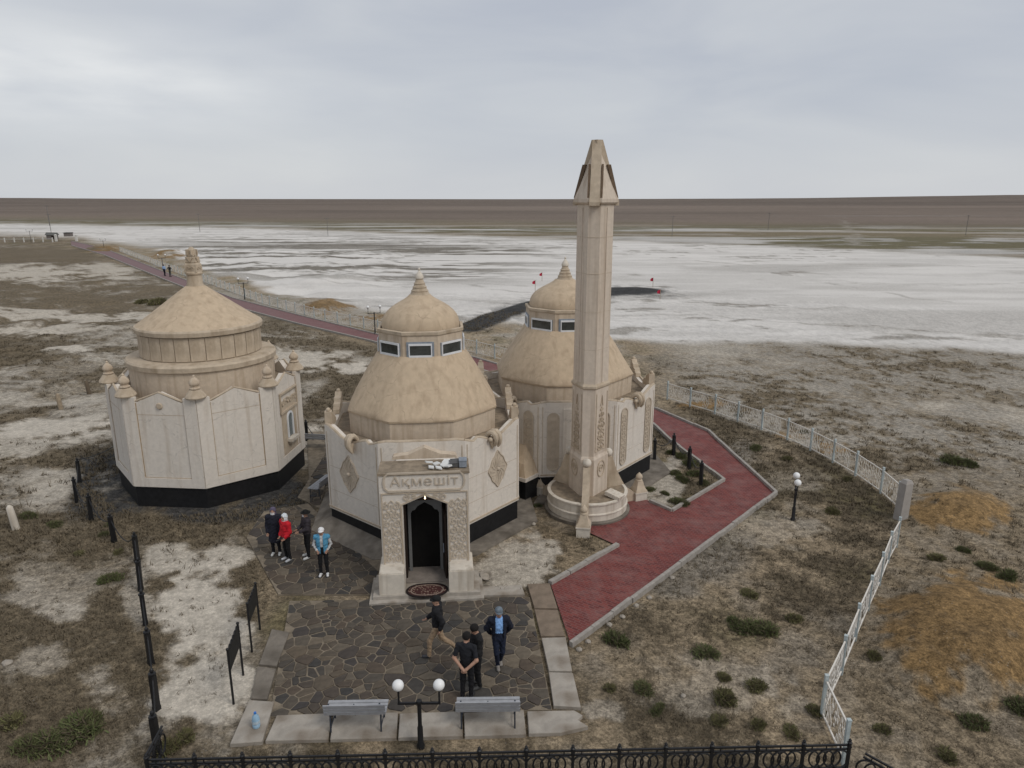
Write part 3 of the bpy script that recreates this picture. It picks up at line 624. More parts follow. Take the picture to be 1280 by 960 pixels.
    for r, z in ((1.46, 7.08), (1.47, 7.22), (1.44, 7.38), (1.37, 7.53), (1.26, 7.67), (1.11, 7.80), (.94, 7.91), (.76, 8.01), (.60, 8.10), (.47, 8.19), (.39, 8.27)):
        rs.append(softoct(r*qb, z, .55))
    m = MB(); m.loft([softoct(1.46*qb, 7.0, .55)] + rs); dome = m.build('dome', M_ROOF, root)
    dome.data.polygons.foreach_set('use_smooth', [True]*len(dome.data.polygons)); dome.data.set_sharp_from_angle(angle=R_(62))
    m = MB(); m.lathe([(.42, 8.12), (.36, 8.24), (.29, 8.40), (.235, 8.52), (.18, 8.66), (.13, 8.80)], 16)
    for zz, rr in ((8.26, .375), (8.40, .31), (8.53, .255), (8.66, .205)): m.lathe([(rr-.03, zz-.03), (rr, zz-.012), (rr, zz+.012), (rr-.03, zz+.03)], 16)
    sp = m.build('spire', M_TRIM, root, True)
    m = MB(); m.lathe([(.11, 8.79), (.155, 8.84), (.155, 8.90), (.11, 9.00), (.055, 9.07), (.025, 9.11), (.05, 9.16), (.01, 9.22)], 14); m.build('bulb', M_MARBLE, sp, True)
    return root
RZM = R_(5.6)
chM = chapel('chapel', 'cream domed chapel with carved lettered portal and open dark doorway', (-3.31, 25.49, 0), RZM, 3.72, True)
chR = chapel('chapel', 'cream domed chapel behind the minaret with tall carved wall panels', (2.26, 30.45, 0), R_(5.8), 4.02, False)
# low battered side annex of the rear chapel
fr, s = face_fr(4.02, 7)
m = MB(); m.fpoly(fr, [(-.35, -.05), (1.45, -.05), (1.45, .80), (-.35, .80)], -.1, .80); m.build('annex_plinth', M_PLINTH, chR)
m = MB(); o0 = [(-.40, .82), (1.50, .82)]
m.loft([[fr.p(-.40, .80, -.05), fr.p(1.50, .80, -.05), fr.p(1.50, .80, .86), fr.p(-.40, .80, .86)], [fr.p(-.40, .95, -.05), fr.p(1.50, .95, -.05), fr.p(1.50, .95, .86), fr.p(-.40, .95, .86)]])
m.build('annex_ledge', M_WALL, chR)
m = MB(); m.loft([[fr.p(-.38, .95, -.05), fr.p(1.46, .95, -.05), fr.p(1.46, .95, .83), fr.p(-.38, .95, .83)], [fr.p(-.25, 1.45, -.05), fr.p(1.25, 1.45, -.05), fr.p(1.25, 1.45, .66), fr.p(-.25, 1.45, .66)], [fr.p(0, 2.0, -.05), fr.p(.85, 2.0, -.05), fr.p(.85, 2.0, .02), fr.p(0, 2.0, .02)]])
m.build('annex_roof', M_ROOF, chR)

# ---- portal of the near chapel (a part of it)
PX0, PY0 = .13, -6.0                       # middle of the portal's front in the chapel's own frame
fp = Fr((PX0, PY0, 0), (1, 0, 0))
YP = 19.52
zp = lambda py: Zat(py, YP)
PT = 3.84; HW = 1.32; OW = .655; zS = zp(631); zA = zp(620)
outl = [(-HW, .2), (-OW, .2), (-OW, zS), (0, zA), (OW, zS), (OW, .2), (HW, .2), (HW, PT-.1), (-HW, PT-.1)]
m = MB(); m.fpoly(fp, outl, -1.0, 0); portal = m.build('portal', M_WALL, chM)
m = MB(); m.box((PX0, PY0+.50, PT-.065), (2*HW+.05, 1.06, .07)); m.build('portal_top', M_ROOFFLAT, portal)
m = MB(); m.fpoly(fp, [(-1.0, PT+.0), (1.0, PT+.0), (.95, PT+.09), (.5, PT+.14), (0, PT+.36), (-.5, PT+.14), (-.95, PT+.09)], -1.35, -1.05); m.build('portal_gable', M_TAN, portal)
m = MB(); m.box((PX0-.0, PY0+1.75, 1.80), (1.9, 1.5, 3.2)); m.build('vestibule', M_WALL, portal)
for sg in (-1, 1):
    m = MB(); m.box((PX0+sg*(HW-.29), PY0-.02, .52), (.74, 1.16, .66)); m.box((PX0+sg*(HW-.29), PY0-.02, .865), (.68, 1.12, .03)); m.build('pedestal', M_MARBLE, portal)
m = MB(); m.box((PX0, PY0-.03, .10), (3.18, 1.30, .18)); m.box((PX0, PY0-.12, .04), (3.38, 1.50, .10)); m.build('step', M_SLAB, portal)
# frames and lettering
pl0, pl1 = zp(613), zp(590)
m = MB(); hx = 1.16
pan = [(-hx, pl0+.10), (-hx+.10, pl0), (hx-.10, pl0), (hx, pl0+.12), (hx+.03, (pl0+pl1)/2), (hx, pl1-.12), (hx-.10, pl1-.02), (-hx+.10, pl1-.02), (-hx, pl1-.12), (-hx-.03, (pl0+pl1)/2)]
m.ribbon(fp, pan, .055, .001, .035, close=True); m.build('inscription_frame', M_CARVE, portal)
cu = bpy.data.curves.new('lettering', 'FONT'); cu.body = 'Ақмешіт'; cu.extrude = .013; cu.offset = .0; cu.size = .60; cu.space_character = 1.08
to = bpy.data.objects.new('lettering_tmp', cu); COL.objects.link(to)
lm = bpy.data.meshes.new_from_object(to.evaluated_get(bpy.context.evaluated_depsgraph_get())); bpy.data.objects.remove(to); lm.materials.clear(); lm.materials.append(M_CARVE)
xs = [v.co.x for v in lm.vertices]; ys = [v.co.y for v in lm.vertices]; sx = 2.0/(max(xs)-min(xs)); sy = (pl1-pl0-.20)/(max(ys)-min(ys))
for v in lm.vertices: v.co = ((v.co.x-(max(xs)+min(xs))/2)*sx + PX0, PY0 - .010 - v.co.z, (v.co.y-min(ys))*sy + pl0 + .09)
lm.name = 'lettering'; link('lettering', lm, portal)
m = MB(); zb = .90
m.ribbon(fp, [(-HW+.06, zb), (-HW+.06, pl0-.07), (HW-.06, pl0-.07), (HW-.06, zb)], .045, .001, .03)
m.ribbon(fp, [(-OW-.05, zb), (-OW-.05, zS+.02), (0, zA+.06), (OW+.05, zS+.02), (OW+.05, zb)], .045, .001, .03); m.build('carving_border', M_TRIM, portal)
cxs = (HW+OW)/2
for sg in (-1, 1):
    m = MB(); i = 0; z = zb+.17
    while z < pl0-.2:
        for e in (-1, 1): m.spiral(fp, sg*cxs + e*.145, z, .130, 1.45, math.pi/2, e*(1 if i % 2 else -1), .042, .001, .028, 14)
        m.ribbon(fp, [(sg*cxs-.07, z+.09), (sg*cxs, z+.17), (sg*cxs+.07, z+.09)], .04, .001, .026)
        m.ribbon(fp, [(sg*cxs, z-.13), (sg*cxs, z+.04)], .038, .001, .024)
        z += .285; i += 1
    m.build('scroll_carving', M_CARVE, portal)
for x in (-.55, -.33, .33, .55):
    zz = zA + (zS-zA)*abs(x)/OW; rr = min(.12, (pl0-.13-zz)/2-.02)
    if rr > .05: m = MB(); m.spiral(fp, x, (pl0-.07+zz+.07)/2, rr, 1.4, 1.5, 1 if x > 0 else -1, .038, .001, .028, 12); m.build('spandrel_scroll', M_CARVE, portal)
# doorway behind the arch
m = MB(); m.box((PX0, PY0+.955, 1.55), (2*OW-.01, .05, 2.7)); m.build('hall_shade_panel', M_HALLSHADE, portal)  # near-black panel, the unlit hall's darkness given as colour
m = MB()
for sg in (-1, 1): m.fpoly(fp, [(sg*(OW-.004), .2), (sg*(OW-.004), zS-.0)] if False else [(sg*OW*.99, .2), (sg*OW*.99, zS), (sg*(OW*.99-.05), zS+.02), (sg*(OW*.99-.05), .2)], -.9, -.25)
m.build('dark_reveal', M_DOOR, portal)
m = MB(); dz = zS-.12
arch = [(-OW+.10, .25), (-OW+.10, dz), (OW-.16, dz), (OW-.16, .25), (OW-.25, .25), (OW-.25, dz-.45), (OW-.30, dz-.36), (OW-.38, dz-.34), (OW-.46, dz-.22), (-.03, dz-.09), (-OW+.40, dz-.22), (-OW+.32, dz-.34), (-OW+.24, dz-.36), (-OW+.19, dz-.45), (-OW+.19, .25)]
m.fpoly(fp, arch, -.72, -.66); m.build('scalloped_door_frame', mat('grey_white_paint', (.17, .17, .165), .7, .1), portal)
m = MB(); m.box((PX0+OW-.10, PY0+.38, 1.35), (.05, .62, 2.15), R_(8)); dl = m.build('door_leaf', M_DOOR, portal)
m = MB(); m.box((PX0+OW-.135, PY0+.17, 1.25), (.02, .03, .3), R_(8)); m.build('handle', M_BLUEG, dl)
m = MB(); m.box((PX0, PY0+.45, .215), (2*OW-.02, .9, .05)); m.build('door_sill', mat('grey_floor_tile', (.22, .19, .165), .7, .2, 5), portal)
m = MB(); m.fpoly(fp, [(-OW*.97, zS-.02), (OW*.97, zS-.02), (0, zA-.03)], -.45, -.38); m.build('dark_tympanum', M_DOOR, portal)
bulb_m = mat('lit_bulb', (1, .78, .5), .4, 0, 5, emit=4)
m = MB(); m.ball((PX0, PY0+.30, zA-.21), .026, 10, 6); m.tube([(PX0, PY0+.30, zA-.17), (PX0, PY0+.30, zA-.03)], .012, 6); lb = m.build('bulb', bulb_m, portal)

# ------------------------------------------------------------------ the conical chapel on the left
LR = 3.76
chL = thing('conical_chapel', 'cream octagonal chapel with round drum and plain conical roof', 'chapel', (-12.89, 28.95, 0), R_(-5.0))
m = MB(); m.loft([octring(LR-.04, -.1), octring(LR-.04, .82)]); m.build('plinth', M_PLINTH, chL)
for k in range(8):
    gp = [(0, 4.22), (.2, 4.22), (.205, 4.22), (.5, 4.58), (.795, 4.22), (.8, 4.22), (1, 4.22)]
    w = wall_loft(LR, k, gp, .30, .79).build('wall', M_WALL, chL); fr, s = face_fr(LR, k)
    pw = s*.17
    # corner pilasters, gable coping, sunk field bounded by an ochre joint
    for e in (-1, 1):
        m = MB(); x0, x1 = sorted((e*s/2*.999, e*(s/2-pw))); m.fpoly(fr, [(x0, .82), (x1, .82), (x1, 4.40), (x0, 4.40)], -.10, .045 if True else 0); m.build('pilaster', M_WALL, w)
    m = MB(); a = s/2-pw-.004
    m.fpoly(fr, [(-a, .82), (a, .82), (a, 1.18), (-a, 1.18)], -.05, .044); m.build('sill_band', M_WALL, w)
    m = MB(); m.ribbon(fr, [(-a+.012, 4.18), (-a+.012, 1.20), (a-.012, 1.20), (a-.012, 4.18)], .03, .001, .008); m.build('joint', M_GROOVE, w)
    m = MB(); m.tube([fr.p(-a, 4.24, -.03), fr.p(0, 4.60, -.03), fr.p(a, 4.24, -.03)], .045, 6); m.build('gable_coping', M_TRIM, w)
    m = MB(); m.ribbon(fr, [(-a+.03, 3.72), (a-.03, 3.72)], .012, .0005, .004); m.build('seam', M_GROOVE, w)
    if k == 0:
        m = MB(); m.lathe([(.001, 0), (.10, 0), (.13, .03), (.10, .06), (.001, .06)], 12); ro = m.build('rosette', M_TRIM, w, True)
        ro.matrix_local = Matrix.Translation(fr.p(0, 4.08, .0)) @ Matrix.Rotation(math.pi/2, 4, 'X')
    if k == 2:
        # carved face: lettered tablet above a small arched window
        m = MB(); m.fpoly(fr, [(-.72, 1.25), (.72, 1.25), (.72, 3.35), (-.72, 3.35)], 0, .03); pn = m.build('carved_field', M_TRIM, w)
        m = MB(); m.ribbon(fr, [(-.85, 3.05), (-.85, 3.85), (.85, 3.85), (.85, 3.05)], .10, .031, .09, close=True)
        for i, x in enumerate((-.6, -.35, -.08, .2, .45, .66)): m.spiral(fr, x, 3.45, .14, 1.0, i, 1 if i % 2 else -1, .05, .031, .07, 8)
        m.build('tablet', M_TRIM, w)
        aw = [(-.26, 1.85)] + [(.26*math.cos(math.pi*(1-i/8)), 2.65+.26*math.sin(math.pi*(1-i/8))) for i in range(9)] + [(.26, 1.85)]
        m = MB(); m.ribbon(fr, aw, .09, .031, .08); wn_ = m.build('window', M_WHITE, w)
        m = MB(); m.fpoly(fr, aw, .031, .04); m.build('pane', mat('grey_window_pane', (.16, .18, .18), .2, .2), wn_)
        m = MB(); m.box(fr.p(0, 1.76, .12), (.75, .28, .12), math.atan2(fr.u.y, fr.u.x)); m.box(fr.p(0, 1.64, .08), (.5, .18, .12), math.atan2(fr.u.y, fr.u.x)); m.build('sill', M_MARBLE, w)
fm = MB(); fm.lathe([(.41, 0), (.43, .05), (.40, .12), (.30, .26), (.23, .36)], 18); fin_c = fm.mesh('finial', M_TRIM, True)
fm = MB(); fm.lathe([(.16, .36), (.22, .39), (.22, .43), (.16, .46), (.16, .52), (.205, .56), (.22, .64), (.18, .74), (.11, .82), (.05, .88), (.06, .92), (.01, .97)], 16); fin_b = fm.mesh('bulb', M_TAN, True)
for k in range(8):
    o = link('finial', fin_c, chL); o.location = octp(LR-.16, k, 4.40); o.scale = (.90, .90, .90); b = link('bulb', fin_b, o)
m = MB(); m.loft([octring(LR-.28, 3.95), octring(LR-.28, 4.05)]); m.build('flat_roof', M_ROOFFLAT, chL)
m = MB(); m.lathe([(2.78, 3.95), (2.80, 5.14)], 56); m.build('lower_drum', M_TAN, chL, True)
m = MB(); m.lathe([(2.80, 5.14), (2.89, 5.18), (2.90, 5.36), (2.84, 5.43), (2.3, 5.47)], 56, cap0=False, cap1=False); m.build('cornice', M_TRIM, chL, True)
m = MB(); m.lathe([(2.30, 5.40), (2.31, 6.44)], 56); up = m.build('upper_drum', mat('shaded_drum_render', (.47, .385, .285), .9, .12, 3, .2, 50), chL, True)  # darker render behind the panels, shade of the gaps put into its colour
pm_ = MB(); n_p = 26; da = 2*math.pi/n_p
rings = []
for t in (-.47, -.16, .16, .47):
    a = da*t; rings.append([(2.315*math.cos(a), 2.315*math.sin(a), 5.50), (2.345*math.cos(a), 2.345*math.sin(a), 5.51), (2.345*math.cos(a), 2.345*math.sin(a), 6.40), (2.315*math.cos(a), 2.315*math.sin(a), 6.41)])
pm_.loft(rings); pme = pm_.mesh('panel', M_TRIM)
for i in range(n_p):
    o = link('panel', pme, up); o.rotation_euler = (0, 0, da*i + .07)
m = MB(); m.lathe([(2.33, 6.43), (2.44, 6.46), (2.46, 6.62), (2.42, 6.68), (2.2, 6.74)], 56, cap0=False, cap1=False); m.build('eave', M_TRIM, chL, True)
m = MB(); m.lathe([(2.41, 6.67), (1.7, 7.18), (1.0, 7.70), (.5, 8.07), (.36, 8.17)], 40); m.build('cone_roof', M_ROOF, chL, True)
m = MB(); m.lathe([(.36, 8.14), (.31, 8.25), (.285, 8.62), (.33, 8.64), (.34, 8.70), (.30, 8.73)], 16); fs = m.build('finial_shaft', M_TRIM, chL, True)
m = MB()
sq = lambda r, z, a=0: [(r*math.cos(a+math.pi/4+math.pi/2*i), r*math.sin(a+math.pi/4+math.pi/2*i), z) for i in range(4)]
m.loft([sq(.36, 8.73), sq(.33, 9.02), sq(.27, 9.10), sq(.30, 9.12), sq(.26, 9.32), sq(.20, 9.34), sq(.23, 9.36), sq(.17, 9.60), sq(.05, 9.72)])
for i in range(4):
    a = -math.pi/2 + math.pi/2*i; f4 = Fr((.235*math.cos(a), .235*math.sin(a), 0), (-math.sin(a), math.cos(a), 0))
    m.spiral(f4, -.10, 8.88, .08, 1.2, 0, 1, .035, -.01, .035, 8); m.spiral(f4, .10, 8.88, .08, 1.2, math.pi, -1, .035, -.01, .035, 8)
    m.ribbon(f4, [(-.12, 9.32), (0, 9.14), (.12, 9.32)], .04, -.08, .0); m.ribbon(f4, [(-.09, 9.40), (-.06, 9.62)], .045, -.12, -.03); m.ribbon(f4, [(.09, 9.40), (.06, 9.62)], .045, -.12, -.03)
m.build('carved_crown', M_TRIM, fs)

# ------------------------------------------------------------------ minaret
mn = thing('minaret', 'tall slim cream minaret with buttress fins on a round drum', 'minaret', (MIN_C[0], MIN_C[1], 0))
FN = [R_(-99), R_(21), R_(141)]        # directions of the three fins
def tri6(p, q, z):
    """six-sided shaft: wide faces p, narrow (fin) faces q"""
    a = (p+2*q)/(2*math.sqrt(3)); b = (q+2*p)/(2*math.sqrt(3)); out = []
    for f in FN:
        for e in (-1, 1): out.append((b*math.cos(f) - e*q/2*math.sin(f), b*math.sin(f) + e*q/2*math.cos(f), z))
    return out
m = MB(); m.lathe([(1.62, -.05), (1.64, .10), (1.56, .13), (1.52, .14)], 48); m.build('drum_foot', M_APRON, mn, True)
m = MB(); m.lathe([(1.52, .12), (1.52, .34), (1.545, .36), (1.545, .40), (1.50, .43), (1.50, .72), (1.54, .75), (1.54, .80), (1.42, .82), (1.40, .78)], 48, cap1=False); drm = m.build('drum', M_MARBLE, mn, True)
m = MB(); m.lathe([(1.41, .70), (1.41, .79)], 32); m.build('drum_top', M_ROOFFLAT, drm)
m = MB(); m.loft([tri6(.96, .50, .7), tri6(.96, .50, 2.22), tri6(.90, .44, 2.34)]); m.build('lower_shaft', M_SHAFT, mn)
m = MB(); m.loft([tri6(.90, .44, 2.30), tri6(.90, .44, 4.90)]); ms = m.build('middle_shaft', M_SHAFT, mn)
m = MB(); m.loft([tri6(.91, .45, 4.90), tri6(.96, .48, 4.95), tri6(.96, .48, 5.02), tri6(.87, .42, 5.10)]); m.build('string_course', M_TRIM, mn)
m = MB(); m.loft([tri6(.87, .42, 5.05), tri6(.85, .41, 11.45)]); us = m.build('upper_shaft', M_SHAFT, mn)
# shallow joints round the upper shaft
for zz in (6.35, 7.7, 9.05, 10.3):
    m = MB(); m.loft([tri6(.868, .418, zz), tri6(.868, .418, zz+.012)], True, True); m.build('joint', M_TRIM, us)
for i in range(3):   # raised vertical strip on each wide face
    f = FN[i] + R_(60); a = (.87+2*.42)/(2*math.sqrt(3)); fr = Fr((a*math.cos(f), a*math.sin(f), 0), (-math.sin(f), math.cos(f), 0))
    m = MB(); m.fpoly(fr, [(-.02, 5.12), (.02, 5.12), (.02, 11.3), (-.02, 11.3)], -.03, .012); m.build('strip', M_SHAFT, us)
    a2 = (.90+2*.44)/(2*math.sqrt(3)); f2 = Fr((a2*math.cos(f), a2*math.sin(f), 0), (-math.sin(f), math.cos(f), 0))
    m = MB(); z = 2.62
    m.ribbon(f2, [(-.36, 2.5), (-.36, 4.72)], .03, .001, .02); m.ribbon(f2, [(.36, 2.5), (.36, 4.72)], .03, .001, .02); m.ribbon(f2, [(-.36, 2.5), (.36, 2.5)], .03, .001, .02)
    wdt = .26; j = 0
    while z < 4.25:
        ww = wdt if z < 3.5 else wdt*(1-(z-3.5)/1.1)
        for e in (-1, 1):
            m.spiral(f2, e*ww*.5, z, max(.05, ww*.42), 1.3, math.pi/2, e*(1 if j % 2 else -1), .03, .001, .03, 10)
        m.ribbon(f2, [(0, z-.08), (0, z+.1)], .03, .001, .028); z += .21; j += 1
    m.ribbon(f2, [(-.07, 4.22), (0, 4.62), (.07, 4.22)], .035, .001, .03); m.build('carved_ornament', M_TRIM, ms)
    a3 = (.96+2*.50)/(2*math.sqrt(3)); f3 = Fr((a3*math.cos(f), a3*math.sin(f), 0), (-math.sin(f), math.cos(f), 0))
    m = MB(); m.ribbon(f3, [(.24*math.cos(2*math.pi*t/16), 1.78+.32*math.sin(2*math.pi*t/16)) for t in range(16)], .04, .001, .03, close=True); m.spiral(f3, 0, 1.78, .17, 1.5, 0, 1, .04, .001, .03); m.build('carved_shield', M_TRIM, ms)
# spired cap: three leaning strips with slots between
m = MB(); m.loft([tri6(.98, .46, 11.42), tri6(1.05, .50, 11.47), tri6(1.05, .50, 11.58), tri6(.04, .10, 13.46)]); cap = m.build('cap', M_SHAFT, mn)
for f in FN:
    d = Vector((math.cos(f), math.sin(f), 0)); t = Vector((-math.sin(f), math.cos(f), 0)); m = MB()
    def st(r, z, w): return [d*(r-.25)+t*w+Vector((0,0,z)), d*(r-.25)-t*w+Vector((0,0,z)), d*r-t*w+Vector((0,0,z)), d*r+t*w+Vector((0,0,z))]
    m.loft([st(.83, 11.36, .175), st(.83, 11.48, .175), st(.13, 13.52, .160)]); m.build('cap_strip', M_TRIM, cap)
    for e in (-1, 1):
        m = MB(); m.loft([[d*(r-.12)+t*(e*.185)+Vector((0,0,z)), d*(r-.12)+t*(e*.255)+Vector((0,0,z)), d*(r+.015)+t*(e*.255)+Vector((0,0,z)), d*(r+.015)+t*(e*.185)+Vector((0,0,z))] for r, z in ((.735, 11.62), (.40, 12.72))]); m.build('slot_shade', mat('painted_slot_shade', (.15, .105, .07), .95, .2), cap)  # uncut slots: brown prisms carry the shade of the openings as colour
# fins, balls, pedestals
for f in FN:
    d = Vector((math.cos(f), math.sin(f), 0)); t = Vector((-math.sin(f), math.cos(f), 0)); ff = Fr((0, 0, 0), d)
    m = MB(); m.fpoly(ff, [(.55, .0), (2.05, .0), (2.05, .36), (1.85, .50), (1.62, .68), (1.45, .95), (1.18, 1.45), (.98, 2.02), (.66, 2.05), (.55, 2.0)], -.13, .13); fn = m.build('fin', M_TRIM, mn)
    m = MB(); m.ball(d*.86+Vector((0, 0, 2.17)), .165, 14, 9); m.build('ball', M_MARBLE, fn, True)
    pd = MB(); c = d*2.28; rz = f
    pd.box(c+Vector((0, 0, .14)), (.50, .48, .38), rz); pd.box(c+Vector((0, 0, .35)), (.55, .53, .05), rz); pd.build('pedestal', M_MARBLE, fn)
    pd = MB(); rr = lambda h, z: [c + d*(x*h) + t*(y*h) + Vector((0, 0, z)) for x, y in ((-1,-1),(1,-1),(1,1),(-1,1))]
    pd.loft([rr(.255, .375), rr(.25, .43), rr(.19, .52), rr(.145, .66), rr(.115, .80)]); pd.lathe([(.10, .78), (.14, .82), (.10, .86), (.135, .92), (.13, 1.0), (.07, 1.08), (.01, 1.14)], 12, c=(c.x, c.y, 0)); pd.build('pinnacle', M_TRIM, fn, True)
m = MB(); m.box((0, 0, 0), (.62, .42, .14))
for i in range(4): m.box((-.21+.14*i, 0, .075), (.10, .40, .02))
sl = m.build('stone_block', M_MARBLE); sl.location = (MIN_C[0]+.93, MIN_C[1]-.82, .90); sl.rotation_euler = (0, R_(10), R_(-38)); tag(sl, 'ribbed stone block lying on the round drum of the minaret', 'stone block')
# ------------------------------------------------------------------ crazy paving, slabs, aprons
def clip(poly, a, b, c):
    """keep the side a*x+b*y<=c"""
    out = []
    for i in range(len(poly)):
        p, q = poly[i], poly[(i+1) % len(poly)]; dp = a*p[0]+b*p[1]-c; dq = a*q[0]+b*q[1]-c
        if dp <= 0: out.append(p)
        if dp*dq < 0: t = dp/(dp-dq); out.append((p[0]+(q[0]-p[0])*t, p[1]+(q[1]-p[1])*t))
    return out
def inside(p, poly):
    r = False
    for i in range(len(poly)):
        a, b = poly[i], poly[i-1]
        if (a[1] > p[1]) != (b[1] > p[1]) and p[0] < (b[0]-a[0])*(p[1]-a[1])/(b[1]-a[1])+a[0]: r = not r
    return r
def voronoi(region, size, seed, gap):
    rd = random.Random(seed); xs = [p[0] for p in region]; ys = [p[1] for p in region]; pts = []; tries = 0
    want = int((max(xs)-min(xs))*(max(ys)-min(ys))/size**2*3)
    for _ in range(want*6):
        p = (rd.uniform(min(xs), max(xs)), rd.uniform(min(ys), max(ys))); rr = size*rd.choice((.25, .4, .6, .9, 1.25, 1.6))
        if all(math.hypot(p[0]-q[0], p[1]-q[1]) > (rr+q[2])/2 for q in pts): pts.append((*p, rr))
    cells = []
    for i, p in enumerate(pts):
        if not inside(p, region): continue
        c = [(p[0]-size*2, p[1]-size*2), (p[0]+size*2, p[1]-size*2), (p[0]+size*2, p[1]+size*2), (p[0]-size*2, p[1]+size*2)]
        for j, q in enumerate(pts):
            dx, dy = q[0]-p[0], q[1]-p[1]; L = math.hypot(dx, dy)
            if i == j or L > size*4: continue
            g = gap*rd.uniform(.6, 1.5)
            c = clip(c, dx/L, dy/L, (dx*(p[0]+dx/2)+dy*(p[1]+dy/2))/L - g/2)
            if len(c) < 3: break
        # convex region edges
        n = len(region)
        for k in range(n):
            a, b = region[k], region[(k+1) % n]; ex, ey = b[0]-a[0], b[1]-a[1]; L = math.hypot(ex, ey)
            if len(c) >= 3: c = clip(c, ey/L, -ex/L, (ey*a[0]-ex*a[1])/L - gap*.4)
        if len(c) >= 3:
            ar = abs(sum(c[k][0]*c[(k+1) % len(c)][1]-c[(k+1) % len(c)][0]*c[k][1] for k in range(len(c))))/2
            if ar > .012: cells.append(c)
    return cells
def crazy_paving(name, region, size, seed, zb, gap=.035):
    m = MB(); m.prism(region, zb-.06, zb); base = tag(m.build(name, M_MORTAR), kind='structure')
    rd = random.Random(seed+1)
    for c in voronoi(region, size, seed, gap):
        h = zb + rd.uniform(.004, .032); tx, ty = rd.uniform(-.02, .02), rd.uniform(-.02, .02)
        cx = sum(p[0] for p in c)/len(c); cy = sum(p[1] for p in c)/len(c)
        def zz(p, k=0): return h + (p[0]-cx)*tx + (p[1]-cy)*ty - k
        cc = []
        for i in range(len(c)):      # knock the corners off
            a, b, d = c[i-1], c[i], c[(i+1) % len(c)]
            cc += [lerp(b, a, .07), lerp(b, d, .07)]
        ins = [lerp(p, (cx, cy), .05) for p in cc]
        s_ = MB(); s_.loft([[(p[0]-cx, p[1]-cy, zb-.03) for p in cc], [(p[0]-cx, p[1]-cy, zz(p, .012)) for p in cc], [(p[0]-cx, p[1]-cy, zz(p)) for p in ins]], False, True)
        o = s_.build('flagstone', M_STONE, base); o.location = (cx, cy, 0)
    return base
P2 = lambda px, py, z=0.0: (G(px, py, z).x, G(px, py, z).y)
front_reg = [P2(337, 897), P2(690, 888), P2(662, 747), P2(362, 752)]
terr = crazy_paving('terrace', front_reg, .46, 3, .02, .028)
upper_reg = [P2(348, 744), P2(464, 744), P2(478, 700), P2(418, 662), P2(385, 630), P2(330, 640), P2(308, 672)]
crazy_paving('upper_terrace', upper_reg, .48, 8, .03, .028)
pass_reg = [P2(400, 636), P2(408, 600), P2(412, 540), P2(384, 540), P2(386, 600), P2(372, 622)]
crazy_paving('passage_paving', pass_reg, .60, 5, .025)
# step edge between the two paved levels
slab_n = 0
pave = tag(bpy.data.objects.new('slab_border', None), kind='structure'); COL.objects.link(pave)
def slab(pts, z=.07, m_=M_SLAB):
    c = [sum(p[i] for p in pts)/len(pts) for i in (0, 1)]; m = MB()
    inn = [lerp(p, c, .02) for p in pts]
    m.loft([[(p[0]-c[0], p[1]-c[1], -.05) for p in pts], [(p[0]-c[0], p[1]-c[1], z-.012) for p in pts], [(p[0]-c[0], p[1]-c[1], z) for p in inn]])
    o = m.build('slab', m_, pave); o.location = (c[0], c[1], random.uniform(-.008, .008)); o.rotation_euler = (random.uniform(-.006, .006), random.uniform(-.006, .006), 0)
M_SLAB2 = mat('brown_stained_slab', (.20, .155, .115), .92, .25, 3, .5, 40)
xb = [341, 412, 497, 580, 659]; xt = [345, 416, 499, 579, 656]
for i in range(4):
    slab([P2(xb[i]-10*(i == 0)+1, 929-2*i), P2(xb[i+1]-1.5, 927-2*i), P2(xt[i+1]-1.5, 894-1*i), P2(xt[i]+1, 897-1*i)])
slab([P2(661, 920), P2(700, 919), P2(735, 911), P2(722, 903), P2(728, 897), P2(718, 891), P2(659, 892)])
slab([P2(288, 933), P2(328, 930), P2(343, 880), P2(312, 878)])
slab([P2(314, 875), P2(334, 876), P2(345, 838), P2(322, 835)], .05, M_APRON); slab([P2(324, 832), P2(346, 834), P2(362, 792), P2(340, 788)], .05, M_APRON)
slab([P2(692, 885), P2(726, 887), P2(716, 844), P2(686, 843)]); slab([P2(686, 841), P2(715, 841), P2(707, 799), P2(677, 800)])
slab([P2(676, 797), P2(706, 797), P2(697, 765), P2(668, 764)], .06, M_SLAB2); slab([P2(668, 762), P2(697, 762), P2(687, 731), P2(659, 732)], .06, M_SLAB2)
slab([P2(600, 746), P2(656, 745), P2(652, 733), P2(600, 735)], .06)
# concrete apron round the near chapel: banked against its left walls, flat on the right
ap = tag(bpy.data.objects.new('wall_apron', None), kind='structure'); COL.objects.link(ap); ap.location = (-3.31, 25.49, 0); ap.rotation_euler = (0, 0, RZM)
for k, zi, zj in ((-2, .42, .45), (-1, .45, .40), (0, .40, .04), (1, .04, .04), (2, .04, .04)):
    m = MB(); a, b = octp(3.6, k), octp(3.6, k+1); c, d = octp(4.45, k), octp(4.45, k+1)
    m.loft([[(*a, -.1), (*a, zi), (*c, .05), (*c, -.1)], [(*b, -.1), (*b, zj), (*d, .05), (*d, -.1)]]); m.build('apron_segment', M_APRON, ap)
ap2 = tag(bpy.data.objects.new('wall_apron', None), kind='structure'); COL.objects.link(ap2); ap2.location = chR.location; ap2.rotation_euler = chR.rotation_euler
for k in (0, 1, 2):
    m = MB(); m.loft([[(*octp(3.9, k), -.1), (*octp(3.9, k), .05), (*octp(4.9, k), .04), (*octp(4.9, k), -.1)], [(*octp(3.9, k+1), -.1), (*octp(3.9, k+1), .05), (*octp(4.9, k+1), .04), (*octp(4.9, k+1), -.1)]]); m.build('apron_segment', M_APRON, ap2)

